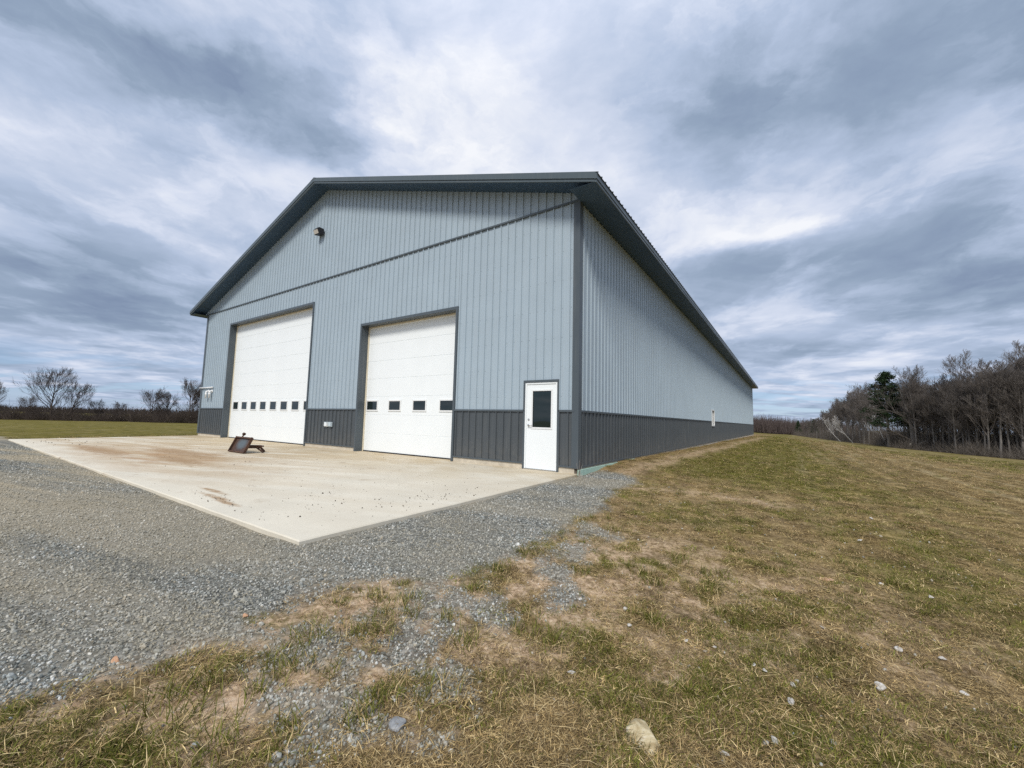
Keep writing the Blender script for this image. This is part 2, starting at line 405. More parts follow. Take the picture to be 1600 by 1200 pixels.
def m_gravel(x, y):
    wx = x+.35*(fbm(x, y, 1.1, 4, 3)-.5); wy = y+.35*(fbm(x, y, 1.1, 4, 8)-.5)
    s = poly_sd(wx, wy, BND)
    g = sst(-.22, .14, s+.25*(fbm(x, y, 9., 3, 24)-.5))
    for px, py, r in PATCH:
        d = np.hypot((wx-px), (wy-py)*.8)/r + 3.4*(fbm(x, y, 5.5, 4, 21, .65)-.5)
        g = np.maximum(g, sst(1.5, .4, d)*.85)
    return g
def ground_z(x, y, micro=True):
    x = np.asarray(x, float); y = np.asarray(y, float)
    xp = np.maximum(x-.3, 0)
    z = -.06-.045*np.clip(-y/6.27, 0, 1.6)-.055*np.where(xp < 3, xp*xp/6., np.minimum(xp, 45)-1.5) - .0030*np.clip(y, 0, 60)
    z = z-.6*sst(5, 16, x)*sst(8, 60, y)
    z = z-.013*np.maximum(y-58, 0)*sst(-60, 0, x)
    z = np.maximum(z, -6.5)
    z = np.where(x < -22, z-.006*np.minimum(-22-x, 70), z)
    # grade comes up against the long wall behind the corner
    near = sst(2.6, .3, x)*sst(-1.5, .0, x)*sst(-.1, 3.0, y)*sst(60, 56.5, y)
    z = z+near*(.095-.0030*np.clip(y, 0, 60)-z)
    if micro:
        rr = np.hypot(x-CAM[0], y-CAM[1])
        g = m_gravel(x, y)
        z = z+(1-g)*(.05*(fbm(x, y, 1.3, 4, 31)-.5)+.055*(fbm(x, y, 5., 3, 35)-.5)*sst(30, 8, rr))
        z = z+g*(.022*(fbm(x, y, 1.1, 3, 41)-.5)+.012*(fbm(x, y, 9., 3, 44)-.5)*sst(20, 5, rr))
        z = z+.10*(fbm(x, y, .12, 3, 51)-.5)*sst(4, 25, rr)
        ps = poly_sd(x, y, np.array([(-21.25, -6.0), (-.25, -6.0), (-.25, 56.0), (-21.5, 56.0)]))
        z = np.where(ps > 0, np.minimum(z, -.16), z)
    return z
def m_bare(x, y):
    """pinkish soil showing through: near the drive and the trodden strip along the wall"""
    s = poly_sd(x, y, BND)
    a = sst(-4.2, -.9, s+1.8*(fbm(x, y, .7, 3, 62)-.5))*sst(.43, .53, fbm(x, y, 3.6, 5, 61, .68)+.05*sst(-2.2, -.4, s)-.01)*(.25+.75*sst(-2.6, -5., y))*sst(-6, -2, x)
    strip = np.exp(-((x-(.85+.012*y)-.6*(fbm(x, y, .5, 3, 66)-.5))/.34)**2)*sst(-.5, 1.5, y)*sst(60, 40, y)
    st2 = np.exp(-(((y-(-.7+.25*(x-1.6)))+1.3*(fbm(x, y, .9, 3, 67)-.5))/.34)**2)*sst(1., 1.5, x)*sst(4.6, 3.4, x)
    return np.clip(np.maximum(a, np.maximum(.8*strip, .85*st2)), 0, 1)
def m_green(x, y):
    g1 = sst(.2, 1.6, x)*sst(7.5, 3.6, x+.9*(fbm(x, y, .4, 3, 71)-.5)*3)*sst(.5, 3., y)*.97
    g2 = sst(-19, -26, x)*.95
    g3 = sst(.46, .72, fbm(x, y, 1.3, 4, 75))*.75*sst(14, 5, np.hypot(x-CAM[0], y-CAM[1]))
    far = sst(-.8, .8, x-14+.142*(y-24)+1.5*(fbm(x, y, .2, 3, 79)-.5))*sst(14, 22, y)*(.55+.45*sst(.4, .6, fbm(x, y, .06, 3, 78)))
    return np.clip(np.maximum(np.maximum(g1, g2), np.maximum(g3, far)), 0, 1)
def build_ground():
    nr = 380
    r = np.concatenate([[0.], .25*np.exp(np.linspace(0, math.log(2600/.25), nr))])
    c = math.pi/2+.5978
    th = np.concatenate([np.linspace(c-R(62), c+R(62), 400), np.linspace(c+R(62), c+2*math.pi-R(62), 90)[1:-1]])
    nt = len(th)
    RR, TH = np.meshgrid(r, th, indexing='ij')
    x = CAM[0]+RR*np.cos(TH); y = CAM[1]+RR*np.sin(TH)
    z = ground_z(x, y)
    V = np.stack([x, y, z], -1).reshape(-1, 3)
    i = np.arange(len(r)-1)[:, None]*nt; j = np.arange(nt)[None]; j2 = (j+1) % nt
    F = np.stack([i+j, i+nt+j, i+nt+j2, i+j2], -1).reshape(-1, 4)
    m = bpy.data.materials.new('ground'); m.use_nodes = True; T = NT(m.node_tree); b = T.n['Principled BSDF']
    g = T.new('ShaderNodeNewGeometry').outputs['Position']
    dist = T.vm('LENGTH', T.vm('SUBTRACT', g, tuple(CAM)))
    gr, bare, green = T.attr('m_gravel'), T.attr('m_bare'), T.attr('m_green')
    # soil, thatch, grass
    n1 = T.noise(g, 2.2, 8, .65); n2 = T.noise(g, 22, 6, .7); n3 = T.noise(g, .25, 5, .6)
    thatch = T.ramp(T.m('MULTIPLY_ADD', T.m('SUBTRACT', n2, .5), .9, n1), [(.25, (.055, .037, .016)), (.45, (.155, .106, .044)), (.62, (.32, .23, .10)), (.8, (.48, .36, .18))])
    grn = T.ramp(T.m('MULTIPLY_ADD', T.m('SUBTRACT', n2, .5), .8, n1), [(.25, (.060, .058, .010)), (.5, (.125, .112, .020)), (.75, (.24, .195, .055))])
    ns = T.noise(g, 55, 7, .75)
    soil = T.ramp(T.m('MULTIPLY_ADD', T.m('SUBTRACT', ns, .5), 1.0, n2), [(.22, (.15, .095, .055)), (.38, (.38, .26, .16)), (.55, (.58, .42, .275)), (.75, (.74, .59, .43))])
    c = T.mix(T.m('MULTIPLY', green, T.map(n3, .3, .7, .75, 1.)), thatch, grn)
    # drifts of pale stubble in the open field
    st = T.noise(T.vm('MULTIPLY', g, (1.4, .45, 1)), .8, 6, .65)
    c = T.mix(T.m('MULTIPLY', T.map(st, .52, .72), T.map(dist, 8., 30., .1, .5)), c, (.36, .295, .18))
    rows = T.noise(T.vm('MULTIPLY', g, (1.9, .07, 1)), 1., 4, .6)
    rr = T.m('MULTIPLY', T.map(T.sep(g)[0], 2., 6., 0., 1.), T.map(T.sep(g)[1], -6., 8., .2, 1.))
    c = T.mix(T.m('MULTIPLY', T.m('MULTIPLY', T.map(rows, .50, .66), rr), .55), c, (.38, .31, .18))
    c = T.mix(T.m('MULTIPLY', T.m('MULTIPLY', T.map(rows, .48, .36), rr), .55), c, (.085, .066, .030))
    c = T.mix(T.m('MULTIPLY', T.m('MULTIPLY', bare, T.map(n1, .25, .45)), T.map(T.noise(g, 13, 6, .7), .36, .54, .25, 1.)), c, soil)
    # gravel
    vc = T.voro(g, 42, 'Color'); vd = T.voro(g, 42, 'Distance')
    sv = T.sep(vc)[0]
    gc = T.ramp(sv, [(.0, (.05, .052, .048)), (.35, (.13, .135, .125)), (.7, (.22, .222, .205)), (.9, (.34, .335, .30)), (1., (.50, .49, .44))])
    fines = T.ramp(T.noise(g, 30, 5, .7), [(.3, (.12, .113, .093)), (.7, (.27, .25, .205))])
    gc = T.mix(T.map(T.noise(g, .9, 6, .65), .40, .62, .1, .7), gc, fines)
    tyre = T.noise(T.vm('MULTIPLY', T.comb(T.m('ADD', T.m('MULTIPLY', T.sep(g)[0], .97), T.m('MULTIPLY', T.sep(g)[1], .22)),
                                            T.m('SUBTRACT', T.m('MULTIPLY', T.sep(g)[1], .97), T.m('MULTIPLY', T.sep(g)[0], .22))), (.10, 1., 1)), .9, 6, .6, .3)
    gx = T.sep(g)[0]
    gc = T.mix(T.m('MULTIPLY', T.map(tyre, .44, .58), T.map(gx, 1., -7., .30, .85)), gc, (.42, .36, .26))
    gc = T.mix(T.m('MULTIPLY', T.map(tyre, .46, .34), T.map(gx, -2., -9., .15, .45)), gc, (.15, .14, .125))
    c = T.mix(gr, c, gc)
    T.put(b.inputs['Base Color'], c); b.inputs['Roughness'].default_value = 1.; b.inputs['Specular IOR Level'].default_value = .05
    h = T.m('ADD', T.m('MULTIPLY', T.m('SUBTRACT', 1., vd), gr), T.m('MULTIPLY', T.noise(g, 35, 6, .7), 1.2))
    T.put(b.inputs['Normal'], T.bump(h, .7, .02))
    me = np_mesh('ground', V, F, m, True)
    for nm, fn in (('m_gravel', m_gravel), ('m_bare', m_bare), ('m_green', m_green)):
        a = me.attributes.new(nm, 'FLOAT', 'POINT'); a.data.foreach_set('value', fn(V[:, 0], V[:, 1]).astype(np.float32))
    tag(link('ground', me), kind='structure')
build_ground()

# ------------------------------------------------------------------ concrete apron
def build_apron():
    x0, x1, y0, y1 = SLAB
    nx, ny = 180, 60
    xs = np.linspace(x0, x1, nx); ys = np.linspace(y0, y1+.35, ny)
    X, Y = np.meshgrid(xs, ys, indexing='ij')
    ed = (fbm(X, Y, 3., 3, 5)-.5)
    X2 = X.copy(); Y2 = Y.copy()
    Y2[:, 0] += .018*ed[:, 0]; X2[-1] += .016*ed[-1]; X2[0] += .016*ed[0]
    Z = np.where(Y < 0, Y*(.05/6.27), 0)+.006*(fbm(X, Y, .5, 3, 15)-.5)-.004
    V = np.stack([X2, Y2, Z], -1).reshape(-1, 3).tolist()
    F = [(i*ny+j, (i+1)*ny+j, (i+1)*ny+j+1, i*ny+j+1) for i in range(nx-1) for j in range(ny-1)]
    rim = [(i*ny) for i in range(nx)]+[(nx-1)*ny+j for j in range(1, ny)]
    rim2 = [j for j in range(ny-1, -1, -1)]
    loop = rim2+rim[1:]
    b = len(V)
    # eased arris, then the vertical face down into the gravel
    for a in loop:
        vx, vy, vz = V[a]
        ox = .012 if a >= (nx-1)*ny else (-.012 if a < ny else 0); oy = -.012 if a % ny == 0 else 0
        V.append((vx+ox, vy+oy, vz-.012)); V.append((vx+ox*1.2, vy+oy*1.2, -.30))
    for i in range(len(loop)-1):
        F.append((loop[i], loop[i+1], b+2*i+2, b+2*i)); F.append((b+2*i, b+2*i+2, b+2*i+3, b+2*i+1))
    mb = MB(); mb.v = [tuple(v) for v in V]; mb.f = F
    tag(mb.build('concrete_apron', M['concrete']), kind='structure')
build_apron()

# ------------------------------------------------------------------ the barn
W, L, H, WZ, SB = 21.71, 56.24, 6.42, 1.408, .14      # width, length, eave height, wainscot top, siding bottom
OF, OS, PK = .585, .663, .3205                        # overhangs, roof pitch
XM = -W/2
ET, EB = 6.555, 6.37                                  # eave fascia top / bottom
def roof_top(x): return ET+PK*(W/2+OS-abs(x-XM))
def soff(x): return EB+.015+PK*(W/2+OS-abs(x-XM))
D2 = (-8.18, -3.74, 4.335); D1 = (-18.76, -11.29, 5.577); DW = (-1.431, -.481, 2.12)
DOORS = [D1, D2, DW]
RIB = .2286
def profile(a, b, full=True, extra=()):
    """(t, depth) pairs of ribbed steel sheet between a and b on the global 9 inch rib grid"""
    pts = []
    k0 = int(math.floor(a/RIB))-1
    for k in range(k0, int(math.ceil(b/RIB))+2):
        c = k*RIB
        rib = [(-.019, 0), (-.011, .031), (.011, .031), (.019, 0)]
        if full: rib += [(RIB*.33-.012, 0), (RIB*.33, .0035), (RIB*.33+.012, 0), (RIB*.67-.012, 0), (RIB*.67, .0035), (RIB*.67+.012, 0)]
        pts += [(c+o, d) for o, d in rib]
    def dep(t):
        for (p, d), (q, e) in zip(pts, pts[1:]):
            if p <= t <= q: return d+(e-d)*(t-p)/(q-p) if q > p else d
        return 0
    out = [(a, dep(a))]+[(t, d) for t, d in pts if a+1e-4 < t < b-1e-4]+[(b, dep(b))]
    for e in extra:
        if a+1e-3 < e < b-1e-3: out.append((e, dep(e)))
    return sorted(out)
def sheet(name, pos, a, b, zb, zt, m, parent, full=True, extra=()):
    pr = profile(a, b, full, extra); mb = MB()
    for t, d in pr:
        mb.v.append(pos(t, d, zb)); mb.v.append(pos(t, d, zt(t) if callable(zt) else zt))
    for i in range(len(pr)-1): mb.f.append((2*i, 2*i+2, 2*i+3, 2*i+1))
    o = link(name, mb.mesh(name, m), parent); return o
def build_barn():
    rnd = random.Random(4)
    barn = tag(empty('barn'), 'long grey metal barn with charcoal roof, wainscot and two white overhead doors', 'barn')
    # ---- wall cores
    fcore = MB(); g0, g1 = .012, .19
    xs = [-W+.01, D1[0], D1[1], D2[0], D2[1], DW[0], DW[1], -.01]
    for i in range(0, 8, 2): fcore.box(xs[i], xs[i+1], g0, g1, .0, H-.03)
    for x0, x1, t in DOORS: fcore.box(x0, x1, g0, g1, t, H-.03)
    fcore.hexa([(-W+.01, g0, H-.03), (-.01, g0, H-.03), (-.01, g1, H-.03), (-W+.01, g1, H-.03), (XM-.01, g0, soff(XM)-.05), (XM+.01, g0, soff(XM)-.05), (XM+.01, g1, soff(XM)-.05), (XM-.01, g1, soff(XM)-.05)])
    fw = fcore.build('front_wall', M['core'], barn)
    SW0 = (19.45, 20.62, 1.10, 2.15)     # small side window y0 y1 z0 z1
    sc = MB(); sx0, sx1 = -.19, -.012
    sc.box(sx0, sx1, .19, SW0[0], 0, H-.02).box(sx0, sx1, SW0[1], L, 0, H-.02).box(sx0, sx1, SW0[0], SW0[1], 0, SW0[2]).box(sx0, sx1, SW0[0], SW0[1], SW0[3], H-.02)
    sw = sc.build('side_wall', M['core'], barn)
    MB().box(-W+.012, -W+.19, .19, L, 0, H-.02).build('side_wall', M['siding'], barn)
    MB().box(-W+.012, -.012, L+.001, L+.15, 0, H-.02).build('back_wall', M['siding'], barn)
    MB().hexa([(-W, L+.001, H-.02), (0, L+.001, H-.02), (0, L+.14, H-.02), (-W, L+.14, H-.02), (XM-.01, L+.001, soff(XM)), (XM+.01, L+.001, soff(XM)), (XM+.01, L+.14, soff(XM)), (XM-.01, L+.14, soff(XM))]).build('back_gable', M['siding'], barn)
    # ---- front steel
    pf = lambda t, d, z: (t, -.004-d, z)
    ps = lambda t, d, z: (.004+d, t, z)
    def spans(lo, hi, z0, z1):
        """sheet columns of 36 inches, cut round the door openings"""
        k = 0; edges = [hi]
        while edges[-1] > lo+.05: edges.append(max(lo, edges[-1]-4*RIB))
        for a, b in zip(edges[1:], edges[:-1]):
            segs = [(a, b, z0)]
            for x0, x1, t in DOORS:
                ns = []
                for (p, q, zb) in segs:
                    if q <= x0 or p >= x1 or zb >= t: ns.append((p, q, zb)); continue
                    if p < x0: ns.append((p, x0, zb))
                    if q > x1: ns.append((x1, q, zb))
                    if t < z1: ns.append((max(p, x0), min(q, x1), t))
                segs = ns
            for s in segs:
                if s[1]-s[0] > .01: yield s
    for a, b, zb in spans(-W+.06, -.075, WZ+.02, H): sheet('siding_panel', pf, a, b, zb, H-.02, M['siding'], fw)
    for a, b, zb in spans(-W+.06, -.075, SB, WZ):
        if zb < WZ-.1: sheet('wainscot_panel', pf, a, b, zb, WZ-.01, M['wains'], fw)
    x = .44
    while x > -W-.44:
        a = max(x-4*RIB, -W-.44)
        sheet('gable_panel', lambda t, d, z: (t, -.012-d, z), a, x, H+.015, lambda t: max(soff(t)+.0, H+.016), M['siding'], fw, True, (XM,)); x = a
    # ---- side steel
    y = .075
    while y < L-.06:
        b = min(y+4*RIB, L-.02); full = y < 14
        lo = [(y, b, WZ+.02, H-.03)]
        if b > SW0[0] and y < SW0[1]:
            p, q = max(y, SW0[0]), min(b, SW0[1]); lo = []
            if y < p: lo.append((y, p, WZ+.02, H-.03))
            if b > q: lo.append((q, b, WZ+.02, H-.03))
            lo.append((p, q, SW0[3], H-.03))
        for a_, b_, z0, z1 in lo: sheet('siding_panel', ps, a_, b_, z0, z1, M['siding'], sw, full)
        lo = [(y, b, SB, WZ-.01)]
        if b > SW0[0] and y < SW0[1]:
            p, q = max(y, SW0[0]), min(b, SW0[1]); lo = [(p, q, SB, SW0[2])]
            if y < p: lo.append((y, p, SB, WZ-.01))
            if b > q: lo.append((q, b, SB, WZ-.01))
        for a_, b_, z0, z1 in lo: sheet('wainscot_panel', ps, a_, b_, z0, z1, M['wains'], sw, full)
        y = b
    # ---- screw heads in rows along the girts
    def dots(name, P, ax, parent, r=.007):
        P = np.array(P); k = len(P); h = np.array([[math.cos(a), math.sin(a)] for a in np.arange(6)*math.pi/3])
        V = []
        for rad, dep in ((1., 0), (.75, .006)):
            for c, s in h*r*rad: V.append((c, -dep, s) if ax == 'y' else (dep, c, s))
        V = (np.array(V)[None]+P[:, None]).reshape(-1, 3)
        q = [(i, (i+1) % 6, 6+(i+1) % 6, 6+i) for i in range(6)]+[(6, 7, 8, 9), (6, 9, 10, 11)]
        F = (np.array(q)[None]+12*np.arange(k)[:, None, None]).reshape(-1, 4)
        tag(link(name, np_mesh(name, V, F, M['screw']), parent), kind='stuff')
    P = []
    for z in (1.75, 2.45, 3.15, 3.85, 4.55, 5.25, 5.95, 6.9, 7.6, 8.3, 9.0, 9.6):
        kx = -1
        while kx*RIB > -W+.1:
            x = kx*RIB+.045; kx -= 1
            if z > H and z > soff(x)-.1: continue
            if any(x0-.05 < x < x1+.05 and z < t+.05 for x0, x1, t in DOORS) or x > -.1: continue
            P.append((x, -.005 if z < H else -.013, z+rnd.uniform(-.006, .006)))
    dots('screws', P, 'y', fw)
    P = [((.005), k*RIB+.045, z+rnd.uniform(-.006, .006)) for z in (1.75, 2.45, 3.15, 3.85, 4.55, 5.25, 5.95) for k in range(1, 90)]
    dots('screws', P, 'x', sw)
    # ---- trims on the front
    T = M['trim']
    def over(z0, z1):
        e = [(-W+.05, -.07)]
        for x0, x1, t in DOORS:
            if z0 < t:
                n = []
                for a, b in e:
                    if x0 > a and x1 < b: n += [(a, x0), (x1, b)]
                    else: n.append((a, b))
                e = n
        return e
    for a, b in over(WZ, WZ): MB().box(a, b, -.042, .0, WZ-.028, WZ+.022).build('wainscot_cap', T, fw, bevel=.004)
    for a, b in over(SB, SB): MB().box(a, b, -.040, .0, SB-.025, SB+.012).build('base_trim', T, fw, bevel=.003)
    MB().box(-W-.05, .05, -.052, -.0, H-.028, H+.020).build('belt_trim', T, fw, bevel=.004)
    MB().box(.0, .034, .07, SW0[0]-.0, WZ-.028, WZ+.022).build('wainscot_cap', T, sw, bevel=.004)
    MB().box(.0, .034, SW0[1], L, WZ-.028, WZ+.022).build('wainscot_cap', T, sw, bevel=.004)
    MB().box(.0, .032, .07, L, SB-.028, SB+.012).build('base_trim', M['boxg'] if False else T, sw, bevel=.003)
    # ---- corner trims: an L of steel each
    def corner(sx, x):
        a, b = (x-.13, x+.036) if sx > 0 else (x-.036, x+.13)
        mb = MB(); mb.box(a, b, -.036, -.0, SB-.03, H-.028)
        xa, xb = (x+.0, x+.036) if sx > 0 else (x-.036, x)
        mb.box(xa, xb, .0005, .13, SB-.03, H-.028)
        mb.build('corner_trim', T, barn)
    corner(1, 0.); corner(-1, -W)
    MB().box(-.10, .036, L-.1, L+.036, SB-.03, H-.05).build('corner_trim', T, barn)
    # ---- foundation
    for a, b in over(0, 0): MB().box(a-.0, b, -.012, .18, -.3, SB-.02).build('foundation', M['curb'], barn, bevel=.006)
    MB().box(-.18, .010, .19, L, -.5, SB-.02).build('foundation', M['curb'], barn)
    MB().box(.011, .045, -.02, 4.2, -.45, SB-.055).build('foam_board', M['foam'], barn, bevel=.008)
    # ---- overhead doors
    def overhead(name, D, nsec, nwin, pitch, first, wsec, ww, wh, lab):
        x0, x1, t = D; RD = .27
        frame = MB()
        jw = .055
        frame.box(x0-.02, x0+jw, -.045, RD+.12, -.004, t+.03)        # left jamb
        frame.box(x1-jw, x1+.02, -.045, RD+.12, -.004, t+.03)        # right jamb
        frame.box(x0+jw, x1-jw, -.045, RD+.12, t-jw, t+.03)          # head
        e = frame.build(name, T, barn, bevel=.004); tag(e, lab)
        s = MB(); w = .045
        s.box(x0+jw, x0+jw+w, RD-.03, RD-.004, .0, t-jw).box(x1-jw-w, x1-jw, RD-.03, RD-.004, .0, t-jw).box(x0+jw+w, x1-jw-w, RD-.03, RD-.004, t-jw-w, t-jw)
        s.build('door_seal', M['seal'], e)
        MB().box(x0+jw, x1-jw, RD-.02, RD+.03, -.003, .028).build('bottom_seal', M['black'], e)
        h = (t-jw-.03)/nsec; xa, xb = x0+jw+.002, x1-jw-.002
        me = None
        for k in range(nsec):
            z0 = .03+k*h; o = None
            if me is None:
                # one leaf: tongue at the lower edge, shadow gap at the top, faint pressed lines
                prof = [(0, .008), (.005, .0), (h*.5, 0), (h-.009, 0), (h-.004, .008), (h, .008)]
                mb = MB()
                for zz, d in prof: mb.v += [(xa, RD+d, zz), (xb, RD+d, zz)]
                n = len(prof)
                for i in range(n-1): mb.f.append((2*i, 2*i+1, 2*i+3, 2*i+2))
                b = len(mb.v); mb.v += [(xa, RD+.05, 0), (xb, RD+.05, 0), (xa, RD+.05, h), (xb, RD+.05, h)]
                mb.f += [(b, b+2, b+3, b+1)]
                me = mb.mesh('door_section', M['white'])
            link('door_section', me, e, (0, 0, z0))
        zc = .03+(wsec+.5)*h+.0
        fm = pm = None
        for k in range(nwin):
            xc = first+pitch*k
            if fm is None:
                mb = MB(); a, b_, c = ww/2, wh/2, .042
                mb.box(-a, a, -.022, .0, b_-c, b_).box(-a, a, -.022, .0, -b_, -b_+c).box(-a, -a+c, -.022, .0, -b_+c, b_-c).box(a-c, a, -.022, .0, -b_+c, b_-c)
                fm = mb.mesh('window_frame', M['vinyl'])
                pm = MB().box(-a+c-.004, a-c+.004, -.006, -.001, -b_+c-.004, b_-c+.004).mesh('window_pane', M['glass'])
            link('window_frame', fm, e, (xc, RD-.001, zc)); link('window_pane', pm, e, (xc, RD-.001, zc))
    overhead('overhead_door', D1, 9, 8, .911, -18.161, 2, .60, .42, 'taller white overhead door with eight small windows')
    overhead('overhead_door', D2, 7, 4, 1.150, -7.74, 2, .62, .37, 'shorter white overhead door with four windows')
    # ---- entry door
    x0, x1, t = DW
    fr = MB()
    fr.box(x0-.02, x0+.03, -.042, .12, 0, t+.03).box(x1-.03, x1+.02, -.042, .12, 0, t+.03).box(x0+.03, x1-.03, -.042, .12, t-.03, t+.03)
    e = fr.build('entry_door', T, barn, bevel=.003); tag(e, 'white steel entry door with dark glass upper window')
    j = MB(); a, b = x0+.03, x1-.03
    j.box(a, a+.04, -.030, .11, .0, t-.03).box(b-.04, b, -.030, .11, .0, t-.03).box(a+.04, b-.04, -.030, .11, t-.07, t-.03)
    j.build('door_frame', M['white'], e, bevel=.003)
    wl, wr, wb, wt = -1.195, -.672, 1.0, 1.89
    lf = MB(); la, lb, lt = a+.043, b-.043, t-.073
    lf.box(la, wl, -.012, .03, .02, lt).box(wr, lb, -.012, .03, .02, lt).box(wl, wr, -.012, .03, .02, wb).box(wl, wr, -.012, .03, wt, lt)
    lf.build('door_leaf', M['white'], e)
    w_ = MB(); c = .035
    w_.box(wl-c, wr+c, -.024, -.010, wt-.008, wt+c).box(wl-c, wr+c, -.024, -.010, wb-c, wb+.008).box(wl-c, wl+.008, -.024, -.010, wb+.008, wt-.008).box(wr-.008, wr+c, -.024, -.010, wb+.008, wt-.008)
    w_.build('window_frame', M['vinyl'], e, bevel=.004)
    MB().box(wl, wr, .002, .010, wb, wt).build('window_pane', M['glass'], e)
    MB().box(a, b, -.05, .1, -.004, .018).build('threshold', M['steel'], e)
    hd = MB(); hx, hz = la+.065, 1.05
    hd.tube([(hx, -.012, hz), (hx, -.022, hz)], .033, 16).tube([(hx, -.02, hz), (hx, -.065, hz)], .011, 10).tube([(hx-.005, -.062, hz), (hx+.05, -.066, hz+.004), (hx+.115, -.058, hz)], [.011, .010, .008], 10)
    hd.tube([(hx, -.012, hz+.14), (hx, -.026, hz+.14)], .026, 14)
    hd.build('door_handle', M['steel'], e, True)
    # ---- side window
    y0, y1, z0, z1 = SW0
    wn = MB(); c = .075
    wn.box(-.06, .05, y0, y1, z0, z0+c).box(-.06, .05, y0, y1, z1-c, z1).box(-.06, .05, y0, y0+c, z0+c, z1-c).box(-.06, .05, y1-c, y1, z0+c, z1-c)
    wo = wn.build('window', M['vinyl'], barn, bevel=.006); tag(wo, 'small white framed window in the long side wall')
    MB().box(-.03, .02, (y0+y1)/2-.03, (y0+y1)/2+.03, z0+c, z1-c).build('mullion', M['vinyl'], wo)
    for a, b in ((y0+c, (y0+y1)/2-.03), ((y0+y1)/2+.03, y1-c)): MB().box(-.012, -.004, a, b, z0+c, z1-c).build('window_pane', M['glass'], wo)
    # ---- roof
    RF = M['roof']
    rd = MB(); e0, e1 = -OF+.02, L+OF-.02
    for s in (1, -1):
        xe = XM+s*(W/2+OS-.02)
        rd.hexa([(xe, e0, EB+.03), (XM, e0, soff(XM)+.02), (XM, e1, soff(XM)+.02), (xe, e1, EB+.03), (xe, e0, roof_top(xe)-.02), (XM, e0, roof_top(XM)-.02), (XM, e1, roof_top(XM)-.02), (xe, e1, roof_top(xe)-.02)])
    roof = rd.build('roof', RF, barn)
    Ls = math.hypot(1, PK); nrm = (PK/Ls, 1/Ls)
    for s in (1, -1):
        y = -OF-.03
        pitchme = None
        while y < L+OF-.01:
            b = min(y+4*RIB, L+OF+.03); pr = profile(0, b-y, False); mb = MB()
            if pitchme is None or b-y < 4*RIB-.01:
                for t, d in pr:
                    for xe, zt in ((W/2+OS+.05, ET-.05*PK), (.02, ET+PK*(W/2+OS-.02))):
                        mb.v.append((XM+s*(xe+d*nrm[0]), t, zt+d*nrm[1]+.004))
                for i in range(len(pr)-1): mb.f.append((2*i, 2*i+2, 2*i+3, 2*i+1))
                pitchme = mb.mesh('roof_panel', RF)
            link('roof_panel', pitchme, roof, (0, y, 0)); y = b
    zr = roof_top(XM)+.035
    MB().hexa([(XM-.2, -OF-.05, zr-.2*PK-.01), (XM+.2, -OF-.05, zr-.2*PK-.01), (XM+.2, L+OF+.05, zr-.2*PK-.01), (XM-.2, L+OF+.05, zr-.2*PK-.01), (XM-.012, -OF-.05, zr), (XM+.012, -OF-.05, zr), (XM+.012, L+OF+.05, zr), (XM-.012, L+OF+.05, zr)]).build('ridge_cap', RF, roof)
    # rake trim: upper leg, lower lip
    for s in (1, -1):
        xe = XM+s*(W/2+OS+.0)
        def slab(o0, o1, ya, yb, nm, m):
            f = lambda x: roof_top(x)
            q = [(xe, f(xe)), (XM, f(XM))]
            vs = [(q[0][0], ya, q[0][1]+o0), (q[1][0], ya, q[1][1]+o0), (q[1][0], yb, q[1][1]+o0), (q[0][0], yb, q[0][1]+o0),
                  (q[0][0], ya, q[0][1]+o1), (q[1][0], ya, q[1][1]+o1), (q[1][0], yb, q[1][1]+o1), (q[0][0], yb, q[0][1]+o1)]
            MB().hexa(vs).build(nm, m, roof)
        slab(-.125, .028, -OF-.045, -OF+.02, 'rake_trim', RF)
        slab(-.19, -.127, -OF-.022, -OF+.02, 'rake_fascia', RF)
        slab(-.19, .028, L+OF-.02, L+OF+.04, 'rake_trim', RF)
        # eave fascia
        a, b = (xe-.02, xe+.028) if s > 0 else (xe-.028, xe+.02)
        MB().box(a, b, -OF-.047, L+OF+.045, EB+.055, ET-.012).build('eave_fascia', RF, roof)
        a, b = (xe-.02, xe+.014) if s > 0 else (xe-.014, xe+.02)
        MB().box(a, b, -OF-.024, L+OF+.02, EB-.012, EB+.0548).build('fascia_lip', RF, roof)
    # soffit boards: narrow grooved strips, laid across the overhang
    wdt = .2032*2
    mb = MB(); pr = []
    nv = 8
    for k in range(nv):
        a = wdt*k/nv; pr += [(a, .007), (a+.006, 0), (a+wdt/nv-.006, 0)]
    pr.append((wdt, .007))
    for t, d in pr: mb.v += [(.03, t, d), (OS-.01, t, d)]
    for i in range(len(pr)-1): mb.f.append((2*i, 2*i+1, 2*i+3, 2*i+2))
    sme = mb.mesh('soffit_panel', M['soffit'])
    n = int((L+2*OF)/wdt)
    for k in range(n+1):
        y = -OF+.0+k*wdt
        if y+wdt > L+OF+.2: break
        link('soffit_panel', sme, roof, (0, y, EB+.012))
    MB().box(-W-OS+.02, -W-.03, -OF, L+OF, EB+.006, EB+.014).build('soffit_panel', M['soffit'], roof)
    # rake soffit: strips running up the slope
    mb = MB(); zs = wdt*PK/Ls
    for t, d in pr:
        q = t/Ls
        mb.v += [(-q, -OF+.0, PK*q+d), (-q, -.013, PK*q+d)]
    for i in range(len(pr)-1): mb.f.append((2*i, 2*i+2, 2*i+3, 2*i+1))
    rme = mb.mesh('soffit_panel', M['soffit'])
    nn = int((W/2+OS)*Ls/wdt)
    for s in (1, -1):
        for k in range(nn+1):
            x = (W/2+OS)-k*wdt/Ls
            if x-wdt/Ls < -.2: break
            o = link('soffit_panel', rme, roof, (XM+s*x, 0, EB-.0+PK*(W/2+OS-x)+.012)); o.scale = (s, 1, 1)
build_barn()

